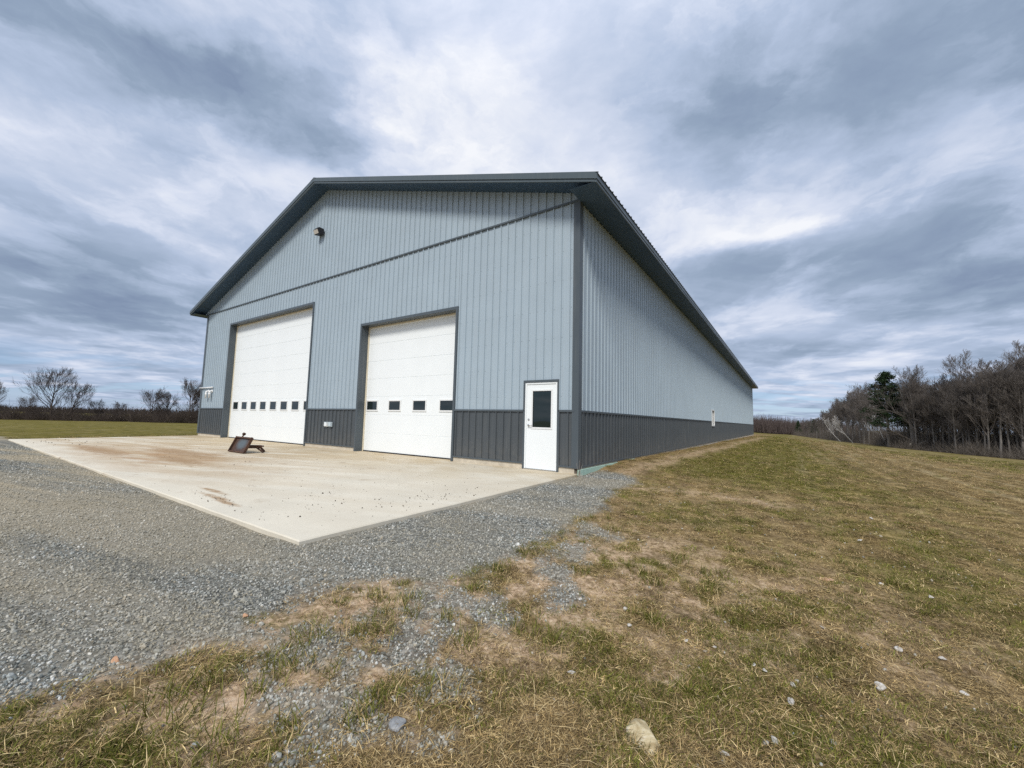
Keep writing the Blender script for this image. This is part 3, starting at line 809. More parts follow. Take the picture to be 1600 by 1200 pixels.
# ------------------------------------------------------------------ things fixed to the barn
def wall_lamp():
    o = tag(empty('wall_light', (-11.03, -.02, 8.34)), 'black angled floodlight with pale lens high on the gable wall', 'wall light')
    o.scale = (.78,)*3
    MB().cbox(-.11, .11, -.06, .0, -.11, .11, .012).build('wall_plate', M['black'], o)
    # housing: a wedge tilted down and out
    hb = MB()
    hb.hexa([(-.21, -.30, -.17), (.21, -.30, -.17), (.21, -.05, -.12), (-.21, -.05, -.12), (-.21, -.40, .06), (.21, -.40, .06), (.21, -.06, .16), (-.21, -.06, .16)])
    h = hb.build('housing', M['black'], o, bevel=.012)
    d = Vector((0, -.10, .23)).normalized(); nrm = Vector((0, -d.z, d.y))
    a = Vector((0, -.30, -.17))+d*.03+nrm*.004; c = Vector((0, -.30, -.17))+d*.22+nrm*.004
    lm = MB(); k = nrm*.008
    lm.hexa([(-.18, a.y, a.z), (.18, a.y, a.z), (.18, c.y, c.z), (-.18, c.y, c.z), (-.18, a.y+k.y, a.z+k.z), (.18, a.y+k.y, a.z+k.z), (.18, c.y+k.y, c.z+k.z), (-.18, c.y+k.y, c.z+k.z)])
    lm.build('lens', M['lens'], o, bevel=.003)
    fn = MB()
    for i in range(6): fn.box(-.19+.07*i, -.185+.07*i+.015, -.32, -.10, .10+.0, .165)
    fn.build('cooling_fin', M['black'], o)
wall_lamp()
def vents():
    def arc(c, r, a0, a1, ax, n=8):
        return [(c[0]+ax[0]*r*math.cos(a0+(a1-a0)*i/n), c[1]+ax[1]*r*math.cos(a0+(a1-a0)*i/n), c[2]+r*math.sin(a0+(a1-a0)*i/n)) for i in range(n+1)]
    for i, (x, lab) in enumerate(((-20.70, 'white elbow vent pipe nearer the barn corner'), (-20.28, 'white elbow vent pipe nearer the tall overhead door'))):
        o = tag(empty('vent_pipe', (x, -.01, 2.28)), lab+', turned down on the wall', 'pipe', 'vent pipes on the front wall')
        MB().tube([(0, 0, 0), (0, -.05, 0)]+arc((0, -.05, -.07), .07, R(90), R(180), (0, 1))[1:]+[(0, -.12, -.36)], .045, 14).build('pipe', M['pvc'], o, True)
        MB().tube([(0, -.004, 0), (0, -.03, 0)], .085, 18).build('flange', M['pvc'], o, True)
        MB().tube([(0, -.12, -.20), (0, -.12, -.12)], .052, 14).build('coupling', M['pvc'], o, True)
    o = tag(empty('conduit', (-21.71, -.06, 2.47)), 'thin white pipe running level from the left barn corner above two vents', 'pipe')
    MB().tube([(-.05, -.02, 0), (1.62, -.02, 0)], .032, 12).build('pipe', M['pvc'], o, True)
    st = MB()
    for x in (.35, 1.3): st.box(x, x+.03, -.055, .035, -.035, .035)
    st.build('strap', M['pvc'], o)
vents()
def outlets():
    for i, (x, lab, mm) in enumerate(((-9.88, 'white half of the paired outlet covers on the charcoal wainscot', 'boxw'), (-9.62, 'blue grey half of the paired outlet covers on the charcoal wainscot', 'boxg'))):
        o = tag(empty('outlet_box', (x, -.024, .86)), lab, 'outlet box', 'outlet boxes between the overhead doors')
        MB().box(-.095, .095, -.05, 0, -.085, .085).build('box', M[mm], o, bevel=.008)
        MB().box(-.078, .078, -.078, -.051, -.07, .07).build('cover', M[mm], o, bevel=.02)
        MB().tube([(-.078, -.065, .074), (.078, -.065, .074)], .012, 8).build('hinge', M['boxg'], o)
outlets()

# ------------------------------------------------------------------ rusty attachment plate on the apron
def attach_plate():
    o = tag(empty('attachment_plate', (-10.02, -2.80, -.022)), 'rusty tilted steel loader attachment plate standing on the concrete apron', 'steel plate')
    tl = R(24); cy, sy = math.cos(tl), math.sin(tl)
    def P(x, u, n):  # u up the plate, n out of its face
        return (x, u*sy-n*cy, u*cy+n*sy)
    def slab(x0, x1, u0, u1, n0, n1): return [P(x0,u0,n0),P(x1,u0,n0),P(x1,u1,n0),P(x0,u1,n0),P(x0,u0,n1),P(x1,u0,n1),P(x1,u1,n1),P(x0,u1,n1)]
    Wd, Hh = .53, .48
    MB().hexa(slab(-Wd, Wd, .0, Hh, .0, .012)).build('plate', M['plate'], o)
    for x in (-Wd, Wd-.022): MB().hexa(slab(x, x+.022, -.012, Hh+.02, .0125, .075)).build('side_flange', M['rust'], o, bevel=.004)
    MB().hexa(slab(-Wd+.023, Wd-.023, Hh-.035, Hh+.012, .0125, .07)).build('top_flange', M['rust'], o, bevel=.004)
    MB().hexa(slab(-Wd+.023, Wd-.023, -.008, .03, .0125, .06)).build('bottom_flange', M['rust'], o, bevel=.004)
    # locking pin with its knob, upper left
    MB().tube([P(-Wd+.20, Hh-.01, -.03), P(-Wd+.20, Hh+.10, -.03)], .022, 10).tube([P(-Wd+.20, Hh+.09, -.03), P(-Wd+.20, Hh+.12, -.03), P(-Wd+.20, Hh+.16, -.03), P(-Wd+.20, Hh+.175, -.03)], [.03, .052, .048, .02], 12).build('locking_pin', M['rust'], o, True)
    # draw tube and prop legs behind
    MB().hexa([(.20, .12, .14), (.32, .12, .14), (.32, .55, .12), (.20, .55, .12), (.20, .14, .24), (.32, .14, .24), (.32, .55, .22), (.20, .55, .22)]).build('draw_tube', M['rust'], o, bevel=.006)
    MB().tube([(.26, .52, .16), (.30, .60, .06), (.30, .64, .02)], .03, 8).build('prop_leg', M['rust'], o)
    MB().tube([(.26, .40, .16), (.60, .46, .025)], .026, 8).build('prop_leg', M['rust'], o)
    MB().tube([(.05, .40, .20), (.64, .44, .21)], .022, 8).build('cross_pin', M['rust'], o)
attach_plate()

# ------------------------------------------------------------------ loose cover: gravel, crumbs, grass
HEAD = math.pi/2+.5978
def scatter_points(n, r0, r1, half, seed, power=0.):
    g = np.random.default_rng(seed)
    u = g.random(n)
    if power == 0: r = r0*np.exp(u*math.log(r1/r0))
    else: r = (r0**power+u*(r1**power-r0**power))**(1/power)
    th = HEAD+R(half)*(2*g.random(n)-1)
    return CAM[0]+r*np.cos(th), CAM[1]+r*np.sin(th), r, g
def instancer(name, P, size, material, flat=.62):
    me = bpy.data.meshes.new(name); me.vertices.add(len(P)); me.vertices.foreach_set('co', P.astype(np.float32).ravel())
    a = me.attributes.new('sz', 'FLOAT', 'POINT'); a.data.foreach_set('value', size.astype(np.float32))
    o = link(name, me)
    t = bpy.data.node_groups.new(name, 'GeometryNodeTree')
    t.interface.new_socket('Geometry', in_out='INPUT', socket_type='NodeSocketGeometry'); t.interface.new_socket('Geometry', in_out='OUTPUT', socket_type='NodeSocketGeometry')
    N = t.nodes; Lk = t.links
    i = N.new('NodeGroupInput'); ou = N.new('NodeGroupOutput')
    ico = N.new('GeometryNodeMeshIcoSphere'); ico.inputs['Radius'].default_value = 1; ico.inputs['Subdivisions'].default_value = 1
    sm = N.new('GeometryNodeSetMaterial'); sm.inputs['Material'].default_value = material
    ip = N.new('GeometryNodeInstanceOnPoints')
    rv = N.new('FunctionNodeRandomValue'); rv.data_type = 'FLOAT_VECTOR'; rv.inputs[1].default_value = (6.28, 6.28, 6.28)
    sv = N.new('FunctionNodeRandomValue'); sv.data_type = 'FLOAT_VECTOR'; sv.inputs[0].default_value = (.55, .5, .4); sv.inputs[1].default_value = (1.25, 1.05, .85); sv.inputs['Seed'].default_value = 3
    na = N.new('GeometryNodeInputNamedAttribute'); na.data_type = 'FLOAT'; na.inputs['Name'].default_value = 'sz'
    vm = N.new('ShaderNodeVectorMath'); vm.operation = 'SCALE'
    Lk.new(i.outputs[0], ip.inputs['Points']); Lk.new(ico.outputs[0], sm.inputs[0]); Lk.new(sm.outputs[0], ip.inputs['Instance'])
    Lk.new(rv.outputs[0], ip.inputs['Rotation']); Lk.new(sv.outputs[0], vm.inputs[0]); Lk.new(na.outputs[0], vm.inputs['Scale']); Lk.new(vm.outputs[0], ip.inputs['Scale'])
    Lk.new(ip.outputs[0], ou.inputs[0])
    md = o.modifiers.new('scatter', 'NODES'); md.node_group = t
    return o
FOOT = np.array([(-21.53, -6.31), (.03, -6.31), (.05, -.02), (.05, 57), (-22, 57), (-22, 0), (-21.53, 0)])
def build_gravel():
    x, y, r, g = scatter_points(280000, 1.5, 22., 55, 11, .55)
    mg = m_gravel(x, y)
    ok = (g.random(len(x)) < mg**1.5+.012*(r < 9)) & (poly_sd(x, y, FOOT) < 0)
    x, y, r = x[ok], y[ok], r[ok]
    sz = (.0045+.0080*g.random(len(x))**2.0)*(1+.06*np.clip(r-3, 0, 19))
    big = g.random(len(x)) < .012; sz = np.where(big, sz*1.9, sz)
    z = ground_z(x, y)+sz*(.1+.35*g.random(len(x)))
    tag(instancer('gravel', np.stack([x, y, z], -1), sz, M['gravel']), 'grey crushed stone gravel of the drive around the apron', 'gravel', kind='stuff')
build_gravel()
def build_crumbs():
    g = np.random.default_rng(5); P = []; S = []
    def cl(n, cx, cy, sx, sy, s0, s1):
        x = cx+sx*g.standard_normal(n); y = cy+sy*g.standard_normal(n)
        ok = (x < -.05) & (x > -21.3) & (y > -6.2) & (y < -.1)
        for a, b in zip(x[ok], y[ok]):
            P.append((a, b, b*(.05/6.27)+.001)); S.append(s0+(s1-s0)*g.random()**2.5)
    cl(70, -1.2, -5.1, .75, .8, .004, .017); cl(80, -.5, -3.7, .28, .7, .004, .014); cl(140, -2.4, -4.4, 1.6, 1.1, .003, .010)
    cl(22, -2.9, -5.95, .4, .06, .004, .010); cl(18, -2.4, -5.98, .3, .05, .004, .010); cl(120, -6, -3, 3.5, 1.8, .003, .010); cl(120, -11, -3.8, 4., 1.6, .004, .014)
    cl(70, -16, -3, 3., 1.8, .005, .016); cl(60, -5.5, -.5, 2., .3, .003, .010); cl(30, -18.5, -5.3, 1.5, .4, .012, .03)
    tag(instancer('dirt_crumbs', np.array(P), np.array(S), M['clod']), 'small dark crumbs of dirt scattered over the pale apron', 'dirt', kind='stuff')
build_crumbs()
def grass_mat():
    m = bpy.data.materials.new('grass_blades'); m.use_nodes = True; T = NT(m.node_tree); b = T.n['Principled BSDF']
    c = T.ramp(T.attr('hue'), [(0., (.060, .040, .018)), (.12, (.155, .105, .050)), (.32, (.46, .320, .135)), (.49, (.82, .64, .34)), (.52, (.100, .090, .014)), (.75, (.140, .148, .020)), (1., (.27, .27, .050))])
    k = T.map(T.new('ShaderNodeObjectInfo').outputs['Random'], 0., 1., .48, 1.45)
    T.put(b.inputs['Base Color'], T.vm('MULTIPLY', c, T.comb(k, k, k))); b.inputs['Roughness'].default_value = .7; b.inputs['Specular IOR Level'].default_value = .25
    return m
M['grass'] = grass_mat()
def blades(name, x, y, z, az, ln, el, w, hue, g):
    n = len(x); ca, sa = np.cos(az), np.sin(az)
    side = np.stack([-sa, ca, np.zeros(n)], -1)
    base = np.stack([x, y, z], -1)
    bd = g.uniform(0., 1., n)**1.5; e1 = el+.30*bd; e2 = el-.42*bd
    d1 = np.stack([ca*np.cos(e1), sa*np.cos(e1), np.sin(e1)], -1); d2 = np.stack([ca*np.cos(e2), sa*np.cos(e2), np.sin(e2)], -1)
    mid = base+d1*(ln*.5)[:, None]; tip = mid+d2*(ln*.55)[:, None]
    tip[:, 2] = np.maximum(tip[:, 2], z+.004)
    ww = (w*.5)[:, None]
    tw = side+.5*g.standard_normal((n, 3)); tw /= np.linalg.norm(tw, axis=1)[:, None]
    V = np.stack([base-side*ww, base+side*ww, mid-tw*ww*.85, mid+tw*ww*.85, tip], 1).reshape(-1, 3)
    F = (np.array([[0, 1, 3], [0, 3, 2], [2, 3, 4]])[None]+5*np.arange(n)[:, None, None]).reshape(-1, 3)
    me = np_mesh(name, V, F, M['grass'])
    a = me.attributes.new('hue', 'FLOAT', 'POINT'); a.data.foreach_set('value', np.repeat(hue, 5).astype(np.float32))
    return link(name, me)
def clump_field(name, P, size, nb, rad, l0, l1, e0, e1, hues, w, seed, label):
    """one clump of blades set at every point of P (kept in the same mesh, told apart by 'src')"""
    g = np.random.default_rng(seed); n = nb
    a = g.uniform(0, 6.28, n); rr = rad*np.sqrt(g.random(n)); x, y = rr*np.cos(a), rr*np.sin(a)
    o = blades(name, x, y, np.full(n, -.006), a*.4+g.uniform(0, 6.28, n), g.uniform(l0, l1, n), g.uniform(e0, e1, n), w*g.uniform(.7, 1.3, n), hues(g, n), g)
    me0 = o.data; k = len(me0.vertices)
    V = np.empty(k*3, np.float32); me0.vertices.foreach_get('co', V); V = np.concatenate([V.reshape(-1, 3), P.astype(np.float32)])
    F = np.empty(len(me0.polygons)*3, np.int32); me0.loops.foreach_get('vertex_index', F)
    H_ = np.empty(k, np.float32); me0.attributes['hue'].data.foreach_get('value', H_)
    me = np_mesh(name, V, F.reshape(-1, 3), M['grass'])
    for nm, arr in (('hue', np.concatenate([H_, np.zeros(len(P))])), ('src', np.concatenate([np.ones(k), np.zeros(len(P))])), ('sz', np.concatenate([np.ones(k), size]))):
        at = me.attributes.new(nm, 'FLOAT', 'POINT'); at.data.foreach_set('value', arr.astype(np.float32))
    o.data = me; bpy.data.meshes.remove(me0)
    t = bpy.data.node_groups.new(name, 'GeometryNodeTree')
    t.interface.new_socket('Geometry', in_out='INPUT', socket_type='NodeSocketGeometry'); t.interface.new_socket('Geometry', in_out='OUTPUT', socket_type='NodeSocketGeometry')
    N = t.nodes; Lk = t.links; i = N.new('NodeGroupInput'); ou = N.new('NodeGroupOutput')
    def named(nm):
        q = N.new('GeometryNodeInputNamedAttribute'); q.data_type = 'FLOAT'; q.inputs['Name'].default_value = nm; return q.outputs[0]
    cmp_ = N.new('FunctionNodeCompare'); cmp_.data_type = 'FLOAT'; cmp_.operation = 'GREATER_THAN'; cmp_.inputs[1].default_value = .5
    Lk.new(named('src'), cmp_.inputs[0])
    sp = N.new('GeometryNodeSeparateGeometry'); sp.domain = 'POINT'; Lk.new(i.outputs[0], sp.inputs[0]); Lk.new(cmp_.outputs[0], sp.inputs[1])
    ip = N.new('GeometryNodeInstanceOnPoints'); rv = N.new('FunctionNodeRandomValue'); rv.data_type = 'FLOAT_VECTOR'
    rv.inputs[0].default_value = (-.22, -.22, 0); rv.inputs[1].default_value = (.22, .22, 6.28)
    sv = N.new('FunctionNodeRandomValue'); sv.data_type = 'FLOAT_VECTOR'; sv.inputs[0].default_value = (.75, .75, .6); sv.inputs[1].default_value = (1.35, 1.35, 1.3); sv.inputs['Seed'].default_value = 5
    vm = N.new('ShaderNodeVectorMath'); vm.operation = 'SCALE'
    Lk.new(sp.outputs[1], ip.inputs['Points']); Lk.new(sp.outputs[0], ip.inputs['Instance']); Lk.new(rv.outputs[0], ip.inputs['Rotation'])
    Lk.new(sv.outputs[0], vm.inputs[0]); Lk.new(named('sz'), vm.inputs['Scale']); Lk.new(vm.outputs[0], ip.inputs['Scale']); Lk.new(ip.outputs[0], ou.inputs[0])
    md = o.modifiers.new('scatter', 'NODES'); md.node_group = t
    tag(o, label, 'grass', kind='stuff')
def build_grass():
    def field(n, seed, r1=70., pw=-.05):
        x, y, r, g = scatter_points(n, 1.5, r1, 56, seed, pw)
        ok = (poly_sd(x, y, FOOT) < -.04) & (x > -20-5*g.random(n))
        x, y, r = x[ok], y[ok], r[ok]
        return x, y, r, g, m_gravel(x, y), m_bare(x, y), m_green(x, y)
    size = lambda r, g: (1+.055*np.clip(r-4, 0, 60))*g.uniform(.75, 1.25, len(r))
    straw_h = lambda g, n: .49*g.beta(1.9, 2.0, n)
    # matted dead grass
    for k, (sd, nm, lab, e1) in enumerate(((21, 'dead_grass', 'flattened straw coloured dead grass matted over the field', .30), (22, 'dead_grass', 'upright wisps of dry straw coloured grass in the field', .75))):
        x, y, r, g, mg, mb, gn = field((52000, 26000)[k], sd)
        cl = fbm(x, y, 3.2, 3, 81)
        ok = g.random(len(x)) < (1-1.05*mg)*(1-.84*mb)*(1-.45*gn)*sst(.28, .55, cl+.06)
        x, y, r = x[ok], y[ok], r[ok]
        clump_field(nm, np.stack([x, y, ground_z(x, y)], -1), size(r, g), (78, 40)[k], .085, .016, (.048, .056)[k], .02, e1, straw_h, .0020, sd, lab)
    # green grass
    x, y, r, g, mg, mb, gn = field(60000, 23)
    cl = fbm(x, y, 2.6, 4, 83)
    ok = g.random(len(x)) < (1-1.05*mg)*(1-.93*mb)*np.clip(.14+.75*gn+1.3*(cl-.55), .02, 1)
    x, y, r = x[ok], y[ok], r[ok]
    clump_field('green_grass', np.stack([x, y, ground_z(x, y)], -1), size(r, g), 64, .075, .016, .044, .25, .95, lambda g, n: np.where(g.random(n) < .8, .52+.44*g.beta(1.5, 2.6, n), .2+.28*g.random(n)), .0026, 23, 'short olive green grass growing through the straw')
    # tufts of longer green grass by the drive
    gg = np.random.default_rng(31); X = []; Y = []; A = []; Ln = []; Hu = []; El = []
    spots = [(*q, gg.uniform(.07, .12)) for q in ((1.64, -7.1), (1.83, -7.25), (1.81, -7.33), (1.8, -6.88), (1.89, -6.81), (2.08, -6.41), (1.86, -6.54), (2.33, -7.12), (2.46, -6.99), (1.73, -6.42), (1.63, -7.65), (1.6, -7.78), (2.05, -7.69), (2.2, -7.5), (2.39, -7.3), (2.34, -7.2), (1.94, -5.98),
             (1.86, -5.55), (1.78, -5.07), (2.55, -6.22), (2.73, -6.21), (3.3, -4.44), (3.45, -3.41), (4.09, -5.82), (3.65, -6.36), (2.21, -3.71))]+[(.12, 1.6, .06), (.2, 2.3, .07), (.18, 3.2, .08)]
    for _ in range(170):
        a = HEAD+R(gg.uniform(-48, 48)); rr = 1.9*math.exp(gg.random()*1.6); px, py = CAM[0]+rr*math.cos(a), CAM[1]+rr*math.sin(a)
        if m_gravel(np.array([px]), np.array([py]))[0] < .3 and px > .7: spots.append((px, py, gg.uniform(.04, .10)))
    for px, py, s in spots:
        k = int(26+s*650*gg.uniform(.7, 1.2))
        X += list(px+s*.55*gg.standard_normal(k)); Y += list(py+s*.55*gg.standard_normal(k))
        A += list(gg.uniform(0, 6.28, k)); Ln += list((.03+s*.75)*gg.uniform(.5, 1.15, k)); El += list(gg.uniform(.35, 1.25, k))
        Hu += list(np.where(gg.random(k) < .8, .55+.40*gg.random(k), .22+.27*gg.random(k)))
    X, Y, A, Ln, Hu, El = map(np.array, (X, Y, A, Ln, Hu, El))
    ok = (poly_sd(X, Y, FOOT) < 0); X, Y, A, Ln, Hu, El = [a[ok] for a in (X, Y, A, Ln, Hu, El)]
    o = blades('grass_tufts', X, Y, ground_z(X, Y)-.004, A, Ln, El, np.full(len(X), .0042), Hu, gg)
    tag(o, 'longer green grass tufts sprouting between gravel and bare soil', 'grass', kind='stuff')
    # loose straw
    x, y, r, g = scatter_points(7000, 1.5, 30., 55, 41, -.1)
    ok = (m_gravel(x, y) < .35) & (poly_sd(x, y, FOOT) < 0); x, y, r = x[ok], y[ok], r[ok]; n = len(x)
    o = blades('straw', x, y, ground_z(x, y)+.012+.015*g.random(n), g.uniform(0, 6.28, n), .04+.10*g.random(n)**2.5, .0+.14*g.random(n), np.maximum(.0022, .0008*r), .38+.11*g.random(n), g)
    tag(o, 'loose pale straw stalks lying over the grass', 'straw', kind='stuff')
build_grass()

# ------------------------------------------------------------------ stones lying about
def stone(name, x, y, sx, sy, sz, m, label, cat, seed, group=None, sink=.35, rz=0., sub=3):
    import bmesh
    bm = bmesh.new(); bmesh.ops.create_icosphere(bm, subdivisions=sub, radius=1)
    rng = np.random.default_rng(seed)
    pl = [(Vector(rng.standard_normal(3)).normalized(), rng.uniform(.40, .9)) for _ in range(13)]
    ns = rng.uniform(0, 50)
    for v in bm.verts:
        p = v.co.copy()
        for nrm, d in pl:
            e = p.dot(nrm)-d
            if e > 0: p -= nrm*e*.92
        q = p+Vector((ns, 0, 0)); 
        from mathutils import noise as mn
        p *= 1+.07*mn.noise(q*2.5)+.03*mn.noise(q*7)
        v.co = Vector((p.x*sx, p.y*sy, p.z*sz))
    me = bpy.data.meshes.new(name); bm.to_mesh(me); bm.free(); me.materials.append(m)
    z = float(ground_z(np.array([x]), np.array([y]))[0])
    o = link(name, me, None, (x, y, z+sz*(1-2*sink)*.8)); o.rotation_euler = (rng.uniform(-.15, .15), rng.uniform(-.15, .15), rz)
    tag(o, label, cat, group); return o
stone('rock', 3.41, -6.62, .120, .088, .06, M['rock'], 'large buff rock half sunk in the grass at the bottom edge', 'rock', 3, rz=-.9, sub=4, sink=.45)
stone('stone', 4.19, -3.69, .075, .045, .03, M['red'], 'flat orange stone lying on the grass right of centre', 'stone', 8, rz=.2, sink=.42)
stone('stone', 1.06, -7.79, .034, .022, .014, M['red'], 'small orange stone at the gravel edge, lower left', 'stone', 9)
stone('stone', 1.08, -7.19, .028, .020, .014, M['red'], 'small pinkish stone on the gravel beside the dry grass point', 'stone', 12)
stone('stone', 2.54, -7.21, .045, .036, .025, M['greyrock'], 'grey stone bedded in bare soil among the green tufts', 'stone', 14)
CHIPS = [(3.39, -5.67, .05), (3.54, -5.64, .03), (3.8, -5.7, .045), (3.93, -5.76, .04), (3.92, -5.9, .06), (3.95, -5.67, .03), (4.07, -6.08, .06), (3.83, -6.3, .05), (3.86, -6.26, .06), (4.31, -5.46, .07), (4.49, -4.84, .06), (4.69, -4.82, .045), (3.69, -6.49, .05),
         (4.1, -4.88, .04), (4.9, -3.57, .06), (4.97, -.05, .08), (4.65, -1.74, .08), (4.6, -3.44, .06), (4.68, -5.21, .05), (3.5, -5.72, .03), (3.75, -5.68, .035), (2.95, -5.52, .05), (3.06, -5.74, .05), (2.65, -5.61, .05), (2.95, -6.38, .05)]
for i, (x, y, s) in enumerate(CHIPS):
    g_ = random.Random(i+50)
    o_ = stone('stone_chip', x, y, s*g_.uniform(.42, .6), s*g_.uniform(.25, .42), s*.2, M['pale'], 'small pale stone chip lying in the dry grass of the field', 'stone', 100+i, 'pale stone chips in the grass', .3, g_.uniform(0, 3), 2)
    o_.location.z += .010; o_.rotation_euler.x = g_.uniform(-.5, .5)

# dead weed against the corner of the foundation
def weed():
    o = tag(empty('dead_weed', (.10, -.12, float(ground_z(np.array([.1]), np.array([-.12]))[0]))), 'dry brown weed stalk at the front right corner of the barn', 'weed')
    rg = random.Random(2)
    for k in range(4):
        a = rg.uniform(0, 6.28); h = rg.uniform(.25, .42)
        MB().tube([(0, 0, 0), (.03*math.cos(a), .03*math.sin(a), h*.5), (.07*math.cos(a), .07*math.sin(a), h)], [.005, .004, .002], 5).build('stem', M['splint'] if k else M['rust'], o)
    lf = MB()
    for k in range(40):
        a = rg.uniform(0, 6.28); r_ = rg.uniform(.02, .14); h = rg.uniform(.02, .12)
        lf.add([(.3*r_*math.cos(a), .3*r_*math.sin(a), .0), (.3*r_*math.cos(a)+.008, .3*r_*math.sin(a), .0), (r_*math.cos(a), r_*math.sin(a), h)], [(0, 1, 2)])
    tag(lf.build('dry_leaves', M['splint'], o), kind='stuff')
weed()

# ------------------------------------------------------------------ trees
def tubes(S, sides):
    """S rows: p0(3) p1(3) r0 r1 -> open tapered prisms"""
    S = np.asarray(S, float); n = len(S); p0, p1, r0, r1 = S[:, :3], S[:, 3:6], S[:, 6], S[:, 7]
    d = p1-p0; d /= np.linalg.norm(d, axis=1)[:, None]+1e-9
    ref = np.where(np.abs(d[:, 2:3]) < .9, np.array([[0, 0, 1.]]), np.array([[1., 0, 0]]))
    a = np.cross(d, ref); a /= np.linalg.norm(a, axis=1)[:, None]; b = np.cross(d, a)
    w = np.arange(sides)*2*math.pi/sides
    c, s = np.cos(w)[None, :, None], np.sin(w)[None, :, None]
    ring = c*a[:, None]+s*b[:, None]
    V = np.concatenate([p0[:, None]+ring*r0[:, None, None], p1[:, None]+ring*r1[:, None, None]], 1).reshape(-1, 3)
    j = np.arange(sides); q = np.stack([j, (j+1) % sides, sides+(j+1) % sides, sides+j], -1)
    F = (q[None]+2*sides*np.arange(n)[:, None, None]).reshape(-1, 4)
    return V, F
def grow(seed, H, clear, limbs, ang, spread, lean=(0, 0), r0=None, sub=(6, 5, 4), trop=.10, wob=.16, twig=.011, fork=0.):
    rg = random.Random(seed); T = []; C = []
    r0 = r0 or H*.016
    def vec(): return Vector((rg.gauss(0, 1), rg.gauss(0, 1), rg.gauss(0, 1)))
    def branch(p, d, ln, r, lev):
        ns = (9, 5, 4, 3, 2)[lev]; out = []
        rend = r*(.22 if lev == 0 else .35)
        for i in range(ns):
            w = wob*(.35 if lev == 0 else 1)
            up = trop*(1.0 if lev else .3)
            d = (d+vec()*w*.6+Vector((0, 0, up))).normalized()
            q = p+d*(ln/ns)
            ra = max(r+(rend-r)*i/ns, twig); rb = max(r+(rend-r)*(i+1)/ns, twig*.8)
            (T if lev == 0 else C).append((*p, *q, ra, rb)); out.append((q.copy(), d.copy(), rb)); p = q
        return out
    def kids(path, ln, lev):
        if lev > 3: return
        n = (limbs, *sub)[lev]
        for k in range(n):
            if lev == 0: f = clear+(1-clear)*((k+.5*rg.random())/n)**.85
            else: f = .22+.78*(k+rg.random())/n
            i = min(int(f*len(path)), len(path)-1); p, d, r = path[i]
            if i > 0: p = path[i-1][0].lerp(p, f*len(path)-i if f < 1 else 1)
            perp = d.cross(vec()).normalized(); a = R(ang*(rg.uniform(.7, 1.3)) if lev == 0 else rg.uniform(18, 44))
            nd = (d*math.cos(a)+perp*math.sin(a)).normalized()
            if lev: nd = (nd+Vector((0, 0, .12))).normalized()
            if lev == 0: L2 = H*spread*(1.15-.75*abs((f-clear)/(1-clear)-.25))*rg.uniform(.75, 1.2)
            else: L2 = ln*rg.uniform(.42, .74)*(1.15-.45*f)
            pt = branch(p, nd, L2, max(r*rg.uniform(.45, .7), twig), lev+1)
            kids(pt, L2, lev+1)
    base = Vector((0, 0, -.4)); d0 = Vector((lean[0], lean[1], 1)).normalized()
    tr = branch(base, d0, H+.4, r0, 0)
    kids(tr, H, 0)
    return np.array(T), np.array(C)
def tree_meshes(name, mt, mc, **kw):
    T, C = grow(**kw)
    # flare the butt
    T[0, 6] *= 1.35
    V, F = tubes(T, 7); a = np_mesh('trunk', V, F, mt, True)
    big = C[:, 6] > .035
    V1, F1 = tubes(C[big], 4) if big.any() else (np.zeros((0, 3)), np.zeros((0, 4), int)); V2, F2 = tubes(C[~big], 3)
    b = np_mesh('crown', np.concatenate([V1, V2]), np.concatenate([F1, F2+len(V1)]), mc)
    return a, b
FWD = np.array([math.sin(-.5978), math.cos(-.5978)]); RGT = np.array([math.cos(-.5978), -math.sin(-.5978)])
def spot(lat, dep):
    """ground point at a lateral share and depth (m) from where the photographer stands"""
    p = CAM[:2]+dep*(FWD*1.0+RGT*lat); return float(p[0]), float(p[1])
def plant(meshes, x, y, s, rz, label, group=None, name='bare_tree', sz=None, cat='tree', dz=0.):
    z = float(ground_z(np.array([x]), np.array([y]), False)[0])
    o = tag(empty(name, (x, y, z+dz), rz), label, cat, group); o.scale = (s, s, sz or s)
    link('trunk', meshes[0], o); link('crown', meshes[1], o)
    return o
FOREST = [tree_meshes('f', M['bark'], M['twig'], seed=s, H=h, clear=c, limbs=l, ang=a, spread=sp, twig=.013, sub=(5, 5, 4), wob=.085, r0=.19)
          for s, h, c, l, a, sp in ((1, 16, .40, 24, 34, .25), (2, 15, .34, 26, 38, .27), (3, 17, .46, 20, 30, .23), (4, 14, .28, 26, 42, .29), (5, 16, .44, 22, 27, .25), (6, 13, .22, 28, 40, .30))]
OPEN = [tree_meshes('o', M['hedge'], M['hedge'], seed=s, H=h, clear=.17, limbs=l, ang=a, spread=sp, twig=.0085, sub=(6, 5, 4), wob=.075, r0=.16, trop=.07, lean=ln)
        for s, h, l, a, sp, ln in ((11, 7.2, 26, 44, .50, (0, 0)), (12, 6.6, 22, 42, .50, (.0, .34)), (13, 6., 24, 50, .52, (.05, 0)))]
